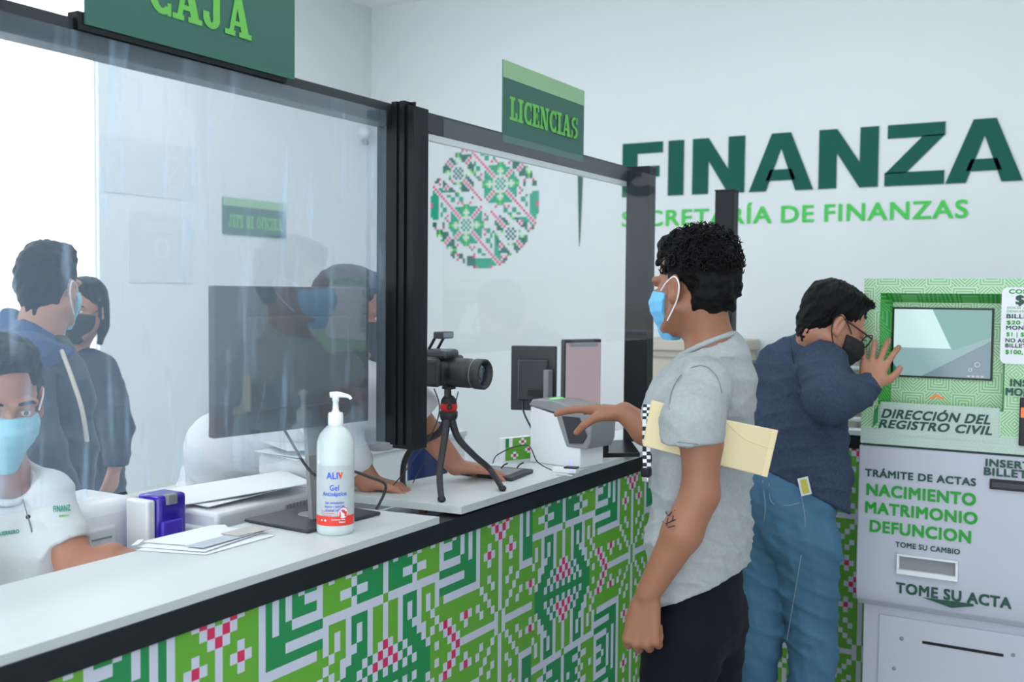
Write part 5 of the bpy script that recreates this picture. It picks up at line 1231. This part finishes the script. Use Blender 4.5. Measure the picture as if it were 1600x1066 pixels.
# ---- man in the navy sweater leaning to the kiosk
def customer_navy():
    f = nrm((.50, .86, 0)); lat = np.cross(f, UP); fr = np.array([f, lat, UP])
    t = person('man in a navy sweater and jeans leaning with his hand against the kiosk', (-.92, 3.36, 0))
    A = lambda x, y, d: at(x, y, D=d)
    hd = Head(A(1299, 507, 3.34), (.74, .50, -.50), up=(.36, .25, .9), sc=1.06)
    pelvis = A(1238, 775, 3.42); waist = A(1246, 700, 3.42); chest = A(1250, 620, 3.42); sh = A(1258, 566, 3.42)
    Rs, Re, Rw = A(1292, 566, 3.26), A(1300, 628, 3.12), A(1357, 606, 3.26)
    b = SDF(.015); hd.skin(b)
    b.chain([hd.w(0, -.03, -.04), A(1278, 535, 3.38), sh], [.060, .062, .05], k=.03)
    b.chain([sh, chest, pelvis], [.05, .06, .07], frame=fr, scale=(1, 1.2, 1), k=.03)
    b.cone(sh, .05, Rs, .04); b.chain([Rs, Re, Rw], [.045, .042, .032], k=.015)
    Hd = nrm(A(1376, 548, 3.36) - Rw)
    hand(b, Rw + Hd * .0, nrm(Hd + np.array((0, 0, .15))), nrm(np.array((-.1, 1.0, 0))), np.array((1, -.2, -.4)), [(.05, .12, .1), (.03, .1, .08), (.05, .1, .1), (.08, .12, .1)], L=.20, thumb=(.75, .1), spread=.16, r=.0098)
    Lw_ = A(1342, 585, 3.46)
    body = b.mesh('body', 'skin_b', t, vox=.0045)
    s = SDF(.035)
    s.chain([A(1262, 556, 3.44), A(1250, 600, 3.44), A(1247, 670, 3.42), A(1250, 735, 3.42), A(1254, 800, 3.42)], [.085, .108, .122, .128, .120], frame=fr, scale=(1.0, 1.45, 1), k=.04)
    s.ell(A(1222, 570, 3.50), (.075, .11, .08), frame=fr, k=.05)
    s.cone(A(1272, 548, 3.40), .085, A(1282, 532, 3.38), .072, k=.03)
    s.chain([A(1285, 572, 3.28), A(1296, 625, 3.13)], [.088, .078], k=.035)
    ec = nrm(Rw - Re); s.chain([A(1298, 626, 3.13), A(1330, 618, 3.18), A(1360, 604, 3.26)], [.076, .060, .050], k=.03, cut=[(A(1358, 605, 3.255), ec)])
    s.chain([A(1240, 585, 3.60), A(1290, 640, 3.66), A(1330, 600, 3.60)], [.07, .06, .045], k=.03)
    s.cone(A(1288, 534, 3.37) + UP * .02, .058, A(1290, 522, 3.37) + UP * .02, .066, op='s', k=.01)
    s.disp = folds(9, [(.3, .2, 1), (1, .5, .8)], .012, 6.0); s.clip = [(A(1240, 738, 3.42), nrm(np.array((.0, .0, -1.0)) - RR * .62))]
    s.clip = [(A(1250, 762, 3.42), nrm(np.array((0, 0, -1.0)) + RR * -.52 ))]
    sw = s.mesh('sweater', 'sweater', t, vox=.007)
    mb = MB(); cc = A(1286, 531, 3.37)
    mb.tube([cc + lat * .064 * math.sin(a) + f * .060 * math.cos(a) + UP * (.002 - .025 * math.cos(a)) for a in np.linspace(0, 6.283, 20)], .0075, 8, sub=2); mb.build('collar', 'sweater', sw)
    surf_line(sw, [(1238, 500), (1236, 530), (1240, 565), (1250, 605)], .0018, 'sleeve_seam', 'mask_black')
    p = SDF(.03); hp = A(1232, 790, 3.40)
    p.chain([A(1238, 745, 3.42), hp, hp - UP * .08], [.118, .124, .118], frame=fr, scale=(1.0, 1.30, 1), k=.03)
    for s_ in (1, -1):
        h_ = hp + lat * s_ * .085 - UP * .10; kn = h_ + f * (.05 if s_ > 0 else -.05) + np.array((0, 0, -.38)) - lat * s_ * .01; an = np.array((kn[0], kn[1], .08)) - f * .05
        p.chain([h_, kn, an], [.112, .082, .070], k=.025)
    p.disp = folds(12, [(.2, .1, 1), (.6, .3, 1), (1, 0, .2)], .016, 5.0); pt_ = p.mesh('jeans', 'jeans', t, vox=.007)
    for ln_ in ([(1252, 775), (1258, 820), (1250, 880), (1240, 940), (1230, 1000), (1222, 1064)], [(1192, 752), (1196, 790), (1194, 815)], [(1202, 755), (1206, 785), (1230, 790), (1250, 786)]): surf_line(pt_, ln_, .0014, 'stitch_line', 'jeans_stitch')
    for s_ in (1, -1):
        ft = hp + lat * s_ * .085; ft[2] = 0; sb = SDF(.02); sb.cone(ft + np.array((0, 0, .05)) - f * .03, .05, ft + f * .17 + UP * .04, .04); sb.clip = [(np.zeros(3), np.array((0, 0, -1.0)))]; sb.mesh('shoe', 'black_matte', t, vox=.008)
    g = A(1257, 760, 3.225); mb = MB(); n_ = -FW
    for a_, b_, m_, th in ((.0165, .028, 0, .002), (.010, .022, 1, .004)):
        mb.box((-a_, 0, -b_), (a_, th, b_), m_, Matrix.Translation(tuple(g)) @ Matrix.Rotation(.53 + math.pi, 4, 'Z') @ Matrix.Rotation(.25, 4, 'Y'))
    mb.build('waist_tag', ['off_white', 'yellow'], pt_)
    hd.hair('hair', t, 21, amp=.0025, freq=170, top=-.008, vox=.004, short=.006)
    mk = hd.mask(t, 'mask_black', 'mask_black', vox=.004)
    gl = MB(); gl.tube([hd.w(.083, -.012, .018), hd.w(.080, .04, .016), hd.w(.070, .106, .012)], .0028, 8)
    gl.tube([hd.w(-.083, -.012, .018), hd.w(-.080, .04, .016), hd.w(-.070, .106, .012)], .0028, 8)
    for sx_ in (1, -1): gl.tube([hd.w(sx_ * (.036 + .030 * math.cos(a)), .112 - .006 * abs(math.cos(a)), .006 + .020 * math.sin(a)) for a in np.linspace(0, 6.283, 18)], .0022, 6, sub=2)
    gl.tube([hd.w(-.008, .115, .010), hd.w(.008, .115, .010)], .002, 6, sub=1); gl.build('glasses', 'black_matte', t)
customer_navy()

# ---- clerk in the white polo, seated at the left
def clerk_woman():
    f = nrm(-FW * .80 + RR * .62); f = nrm((f[0], f[1], -.22)); fh = nrm((f[0], f[1], 0)); lat = np.cross(fh, UP)
    t = person('seated woman clerk in a white polo with light blue mask at the left edge', (-2.05, 1.35, 0))
    A = lambda x, y, d: at(x, y, D=d)
    hd = Head(A(-2, 628, 2.24), f, up=(-.05, .05, 1), sc=1.06)
    fr = np.array([fh, lat, UP]); D0 = 2.24
    b = SDF(.015); hd.skin(b)
    b.chain([hd.w(0, -.02, -.05), A(2, 742, 2.27), A(0, 800, 2.27)], [.050, .052, .06], k=.03)
    b.chain([A(0, 820, 2.28), A(0, 960, 2.28)], [.05, .05], frame=fr, scale=(1, 1.5, 1), k=.03)
    for s_ in (1, -1):
        S0 = A(0, 785, 2.27) + lat * s_ * -1 * 0
    Sr, Er, Wr = A(78, 780, 2.27), A(122, 892, 2.22), A(176, 868, 2.20)
    Sl, El, Wl = A(-92, 792, 2.36), A(-120, 920, 2.3), A(-60, 960, 2.1)
    b.cone(A(0, 810, 2.27), .05, Sr, .035); b.cone(A(0, 810, 2.27), .05, Sl, .035); b.chain([Sr, Er, Wr], [.040, .042, .028], k=.015); b.chain([Sl, El, Wl], [.048, .042, .028], k=.015)
    hand(b, Wr, nrm(RR * .8 - FW * .1 - UP * .12), np.array((0, 0, -1)), np.array((-.5, .8, 0)), [(.3, .4, .3)] * 4, L=.17, r=.008)
    b.mesh('body', 'skin_b', t, vox=.0045)
    s = SDF(.03)
    s.chain([A(0, 792, 2.27), A(2, 850, 2.27), A(0, 930, 2.27), A(-4, 1040, 2.28), A(-4, 1080, 2.28)], [.080, .112, .110, .10, .11], frame=fr, scale=(1, 1.62, 1), k=.03)
    for q in (1, -1): s.ell(A(2, 868, 2.27) + fh * .065 + lat * q * .075, (.07, .08, .075), frame=fr, k=.04)
    s.cone(A(4, 790, 2.27), .080, A(6, 752, 2.27), .066, k=.04); s.chain([A(-60, 772, 2.31), A(70, 766, 2.27)], [.06, .05], k=.04)
    for Q, E_ in ((Sr, Er), (Sl, El)):
        av = nrm(E_ - Q); s.chain([Q, E_], [.056, .054], k=.03, cut=[(Q + av * .12, av)])
    s.cone(A(8, 762, 2.24), .050, A(14, 715, 2.22), .070, op='s', k=.008)
    s.disp = folds(31, [(.3, .3, 1), (1, 0, .8)], .009, 6.0)
    sh_ = s.mesh('polo_shirt', 'polo', t, vox=.005)
    # collar flaps, placket buttons and embroidered marks
    cc = A(6, 748, 2.25); mb = MB()
    mb.tube([cc + lat * .062 * math.sin(a) + fh * .066 * math.cos(a) + UP * (.004 - .046 * math.cos(a)) for a in np.linspace(-2.9, 2.9, 22)], .008, 8, sub=2); mb.build('collar', 'polo', sh_)
    def front(px, py, dn=2.6):
        o = CAM; d = ray(px, py) / FPX
        ok, loc, nn, ix = sh_.ray_cast(Vector(o), Vector(nrm(d)))
        return (np.array(loc), np.array(nn)) if ok else (at(px, py, D=2.1), -FW)
    for (x_, y_) in ((44, 808), (28, 770)):
        pp_, n_ = front(x_, y_); MB().lathe(tuple(pp_ - n_ * .001), [(.005, 0), (.005, .002), (.003, .003)], 12, axis=tuple(n_)).build('button', 'dark_grey', sh_)
    def embro(txt, x, y, w_, h_, m_):
        pp_, n_ = front(x, y); ux_ = nrm(np.cross(UP, n_)); uy_ = np.cross(n_, ux_); mb = MB(); text(mb, txt, pp_ + n_ * .002 - ux_ * w_ / 2, ux_, uy_, w_, h_, bold=.03, capfit=CAP); mb.build('embroidery', m_, sh_)
    surf_line(sh_, [(30, 752), (36, 780), (46, 815), (50, 832)], .0014, 'placket_edge', 'seam_grey')
    embro('FINANZ', 97, 800, .034, .014, 'v_teal'); embro('SECRETARIA', 100, 808, .020, .004, 'v_lime'); embro('GUERRERO', 12, 836, .045, .008, 'v_teal')
    hd.eyes(t)
    hd.mask(t, 'mask_pale', vox=.0035)
    def ex(b_, h_):
        b_.chain([h_.w(.055, -.05, .03), h_.w(.060, -.062, -.06), h_.w(.055, -.055, -.15)], [.040, .034, .018]); b_.chain([h_.w(-.055, -.05, .03), h_.w(-.060, -.062, -.06), h_.w(-.055, -.055, -.15)], [.040, .034, .018])
        b_.ell(h_.w(0, -.10, .03), (.055, .05, .06), frame=h_.B)
    hd.hair('hair', t, 33, long=True, amp=.0025, freq=110, top=.004, extra=ex, fringe=.016)
    p = SDF(.03); hp = A(-4, 1090, 2.30); p.chain([hp, hp - UP * .12], [.12, .13], frame=fr, scale=(1, 1.4, 1))
    for q in (1, -1): p.chain([hp + lat * q * .09 - UP * .10, hp + lat * q * .10 + fh * .30 - UP * .14, hp + lat * q * .10 + fh * .30 - UP * .50], [.085, .065, .05])
    p.mesh('trousers', 'black_jeans', t, vox=.01)
    c_ = thing('office_chair', 'dark chair under the seated woman clerk behind the counter', 'chair', (hp[0], hp[1], 0)); z_ = hp[2] - .32
    rbox2 = MB().box((hp[0] - .2, hp[1] - .2, z_ - .06), (hp[0] + .2, hp[1] + .2, z_)).build('seat', 'black_matte', c_, .02); MB().lathe((hp[0], hp[1], .0), [(.25, 0), (.25, .02), (.03, .05), (.025, z_ - .06)], 20).build('pedestal', 'black_matte', c_)
clerk_woman()

# ---- clerk in the white shirt leaning over the desk
def clerk_man():
    f = nrm(RR * .96 - FW * .12 + UP * -.16); fh = nrm((f[0], f[1], 0)); lat = np.cross(fh, UP)
    t = person('male clerk in a white shirt and dark grey mask leaning over the desk', (-2.15, 2.1, 0))
    A = lambda x, y, d: at(x, y, D=d); d0 = 2.86
    hd = Head(A(548, 492, d0), f, sc=1.02)
    b = SDF(.015); hd.skin(b)
    b.chain([hd.w(0, -.03, -.05), A(528, 560, d0), A(505, 600, d0 + .02)], [.055, .058, .08], k=.03)
    sp_ = [A(520, 608, d0 + .06), A(462, 655, d0 + .18), A(400, 725, d0 + .28)]; b.chain(sp_, [.05, .05, .05], k=.03)
    S1, E1, W1 = A(560, 625, 2.72), A(648, 660, 2.78), A(712, 728, 2.86)
    S2, E2, W2 = A(500, 640, 3.06), A(600, 700, 3.06), A(560, 748, 2.95)
    E1 = A(640, 640, 2.80)
    b.cone(sp_[0], .05, S1, .045); b.cone(sp_[1], .05, A(500, 640, 2.72), .04); b.chain([S1, E1, W1], [.045, .044, .027], k=.015)
    S3, E3, W3 = A(470, 650, 2.66), A(520, 745, 2.62), A(575, 752, 2.66)
    hand(b, W1, nrm(RR * .8 + FW * .2 - UP * .12), np.array((0, 0, -1)), np.array((-.5, .8, 0)), [(.25, .3, .2)] * 4, L=.18, r=.0085)
    b.chain([A(500, 640, 2.72), A(545, 715, 2.70), A(575, 752, 2.70)], [.05, .042, .032], k=.015)
    hand(b, A(575, 752, 2.70), nrm(RR * .9 - UP * .2), np.array((0, 0, -1)), np.array((-.3, .9, 0)), [(.3, .4, .3)] * 4, L=.17, r=.0085)
    b.mesh('body', 'skin_b', t, vox=.0048)
    s = SDF(.05)
    s.chain([A(535, 600, d0 + .04), A(462, 648, d0 + .16), A(400, 712, d0 + .26), A(365, 780, d0 + .30), A(355, 860, d0 + .32)], [.135, .160, .165, .165, .16], k=.05)
    s.chain([A(350, 705, d0 + .12), A(345, 760, d0 + .16)], [.12, .10], k=.05)
    s.ell(A(590, 640, d0 + .0), (.10, .12, .12), k=.05)
    av = nrm(E1 - S1); s.chain([S1, E1, W1], [.082, .075, .06], k=.03, cut=[(A(652, 655, 2.78), nrm(W1 - E1))])
    av3 = nrm(A(545, 715, 2.70) - A(500, 640, 2.72)); s.chain([A(495, 632, 2.74), A(545, 715, 2.70)], [.075, .065], k=.03)
    s.cone(A(530, 556, d0), .050, A(540, 530, d0), .064, op='s', k=.008)
    s.disp = folds(41, [(.3, .3, 1), (1, 0, .8)], .009, 4.0)
    sh_ = s.mesh('shirt', 'shirt_white', t, vox=.0065)
    cc = A(528, 566, d0); mb = MB(); mb.tube([cc + lat * .07 * math.sin(a) + fh * .066 * math.cos(a) + UP * (.0 - .035 * math.cos(a)) for a in np.linspace(-2.9, 2.9, 20)], .012, 8, sub=2); mb.build('collar', 'shirt_white', sh_)
    hd.eyes(t); hd.mask(t, 'mask_grey', 'mask_grey', vox=.0035); hd.hair('hair', t, 43, amp=.002, freq=170, top=-.004, short=.02)
    p = SDF(.03); hp = A(350, 870, 3.16); p.chain([hp + UP * .05, hp - UP * .05], [.13, .14], k=.03)
    for q in (1, -1): p.chain([hp + lat * q * .09 - UP * .08, hp + lat * q * .10 - UP * .40, np.array(((hp + lat * q * .1)[0], (hp + lat * q * .1)[1], .04))], [.095, .07, .055])
    p.mesh('trousers', 'black_jeans', t, vox=.01)
clerk_man()

# ---- man in the dark jacket seen from behind, and the woman facing him
def bystander_man():
    f = nrm(FW * .985 + RR * .17); fh = nrm((f[0], f[1], 0)); lat = np.cross(fh, UP); fr = np.array([fh, lat, UP])
    t = person('man in a dark jacket with denim collar standing with his back turned by the window', (-2.9, 2.0, 0))
    A = lambda x, y, d: at(x, y, D=d); D0 = 3.25
    hd = Head(A(77, 451, D0), f, sc=1.04)
    b = SDF(.015); hd.skin(b); b.chain([hd.w(0, -.03, -.05), A(62, 520, D0), A(55, 560, D0)], [.062, .066, .08], k=.03)
    b.chain([A(55, 590, D0), A(60, 800, D0)], [.08, .08], k=.03); S1, E1, W1 = A(34, 590, 3.12), A(60, 700, 3.02), A(104, 786, 3.06)
    b.cone(A(55, 590, D0), .05, S1, .03); b.chain([S1, E1, W1], [.03, .03, .03]); hand(b, W1, nrm(RR - UP * .3), -lat, UP, [(.3, .5, .3)] * 4, L=.18)
    b.mesh('body', 'skin_c', t, vox=.006)
    s = SDF(.04); s.chain([A(48, 560, D0), A(50, 610, D0), A(56, 700, D0), A(60, 860, D0), A(62, 940, D0)], [.10, .125, .125, .125, .13], frame=fr, scale=(1, 1.55, 1), k=.04)
    s.chain([A(30, 572, 3.10), A(60, 700, 3.02), A(100, 778, 3.06)], [.092, .075, .058], k=.03); s.chain([A(85, 580, 3.42), A(112, 690, 3.44), A(120, 770, 3.40)], [.085, .07, .055], k=.03)
    s.disp = folds(51, [(.2, .2, 1), (1, .3, .6)], .010, 4.5); j = s.mesh('jacket', 'jacket', t, vox=.008)
    c = SDF(.02); c.chain([A(14, 505, D0 - .02), A(45, 528, D0 - .06), A(98, 548, D0)], [.045, .058, .035]); c.chain([A(-6, 540, D0 - .10), A(46, 555, D0 - .16), A(94, 558, D0 - .05)], [.06, .065, .035], k=.03)
    c.disp = folds(52, [(.2, .2, 1)], .008, 7); c.cone(A(64, 535, D0) + UP * .03, .06, A(66, 500, D0), .075, op='s', k=.01); c.mesh('denim_collar', 'denim_dark', t, vox=.006)
    mb = MB(); mb.tube([A(96, 548, 3.12), A(112, 590, 3.08), A(128, 640, 3.07), (A(136, 690, 3.09))], .007, 6); mb.build('zip_edge', 'beige', j)
    p = SDF(.03); hp = A(60, 900, D0)
    for q in (1, -1): p.chain([hp + lat * q * .09, hp + lat * q * .1 - UP * .42, np.array(((hp + lat * q * .1)[0], (hp + lat * q * .1)[1], .06))], [.10, .075, .06])
    p.mesh('trousers', 'black_jeans', t, vox=.01)
    hd.hair('hair', t, 53, amp=.0035, freq=130, top=.014, vox=.005); hd.mask(t, 'mask_pale', vox=.005)
def bystander_woman():
    f = nrm(-FW * .95 - RR * .12 - UP * .1); fh = nrm((f[0], f[1], 0)); lat = np.cross(fh, UP); fr = np.array([fh, lat, UP])
    t = person('dark haired woman in a navy jacket and black mask standing by the window', (-3.4, 2.6, 0))
    A = lambda x, y, d: at(x, y, D=d); D0 = 4.0
    hd = Head(A(131, 486, D0), f, sc=.98)
    b = SDF(.015); hd.skin(b); b.chain([hd.w(0, -.02, -.05), A(112, 545, D0), A(120, 580, D0)], [.05, .052, .07], k=.03); b.chain([A(125, 600, D0), A(130, 760, D0)], [.08, .08])
    S1, E1, W1 = A(166, 585, 3.95), A(184, 665, 3.9), A(180, 728, 3.86); b.chain([A(160, 595, 3.98), A(182, 665, 3.92), W1], [.025, .025, .027])
    hand(b, W1, nrm(-UP * .9 + RR * -.1), -RR, -FW, [(.4, .5, .3)] * 4, L=.17, thumb=(.4, .3)); b.mesh('body', 'skin_b', t, vox=.0055)
    s = SDF(.03); s.chain([A(130, 572, D0), A(132, 620, D0), A(134, 700, D0), A(136, 800, D0), A(136, 850, D0)], [.075, .105, .10, .11, .12], frame=fr, scale=(1, 1.5, 1), k=.03)
    s.chain([A(160, 580, 3.98), A(182, 665, 3.92), A(182, 722, 3.86)], [.065, .06, .05], k=.03, cut=[(A(182, 730, 3.86), -UP)]); s.chain([A(104, 580, 4.06), A(98, 665, 3.98), A(110, 720, 3.9)], [.06, .055, .045], k=.03)
    s.disp = folds(61, [(.2, .2, 1), (1, .3, .6)], .007, 5.0); s.mesh('jacket', 'jacket_navy', t, vox=.008)
    p = SDF(.03); hp = A(134, 840, D0)
    for q in (1, -1): p.chain([hp + lat * q * .08, hp + lat * q * .08 - UP * .42, np.array(((hp + lat * q * .08)[0], (hp + lat * q * .08)[1], .06))], [.10, .07, .055])
    p.mesh('trousers', 'black_jeans', t, vox=.01)
    def ex(b_, h_):
        for q in (1, -1): b_.chain([h_.w(q * .066, -.02, .03), h_.w(q * .072, -.01, -.06), h_.w(q * .068, .01, -.12)], [.026, .022, .012])
    hd.hair('hair', t, 63, long=True, amp=.002, freq=110, top=.0, extra=ex, vox=.005); hd.eyes(t); hd.mask(t, 'mask_black', 'mask_black', vox=.0045)
bystander_man(); bystander_woman()
bpy.context.view_layer.update()
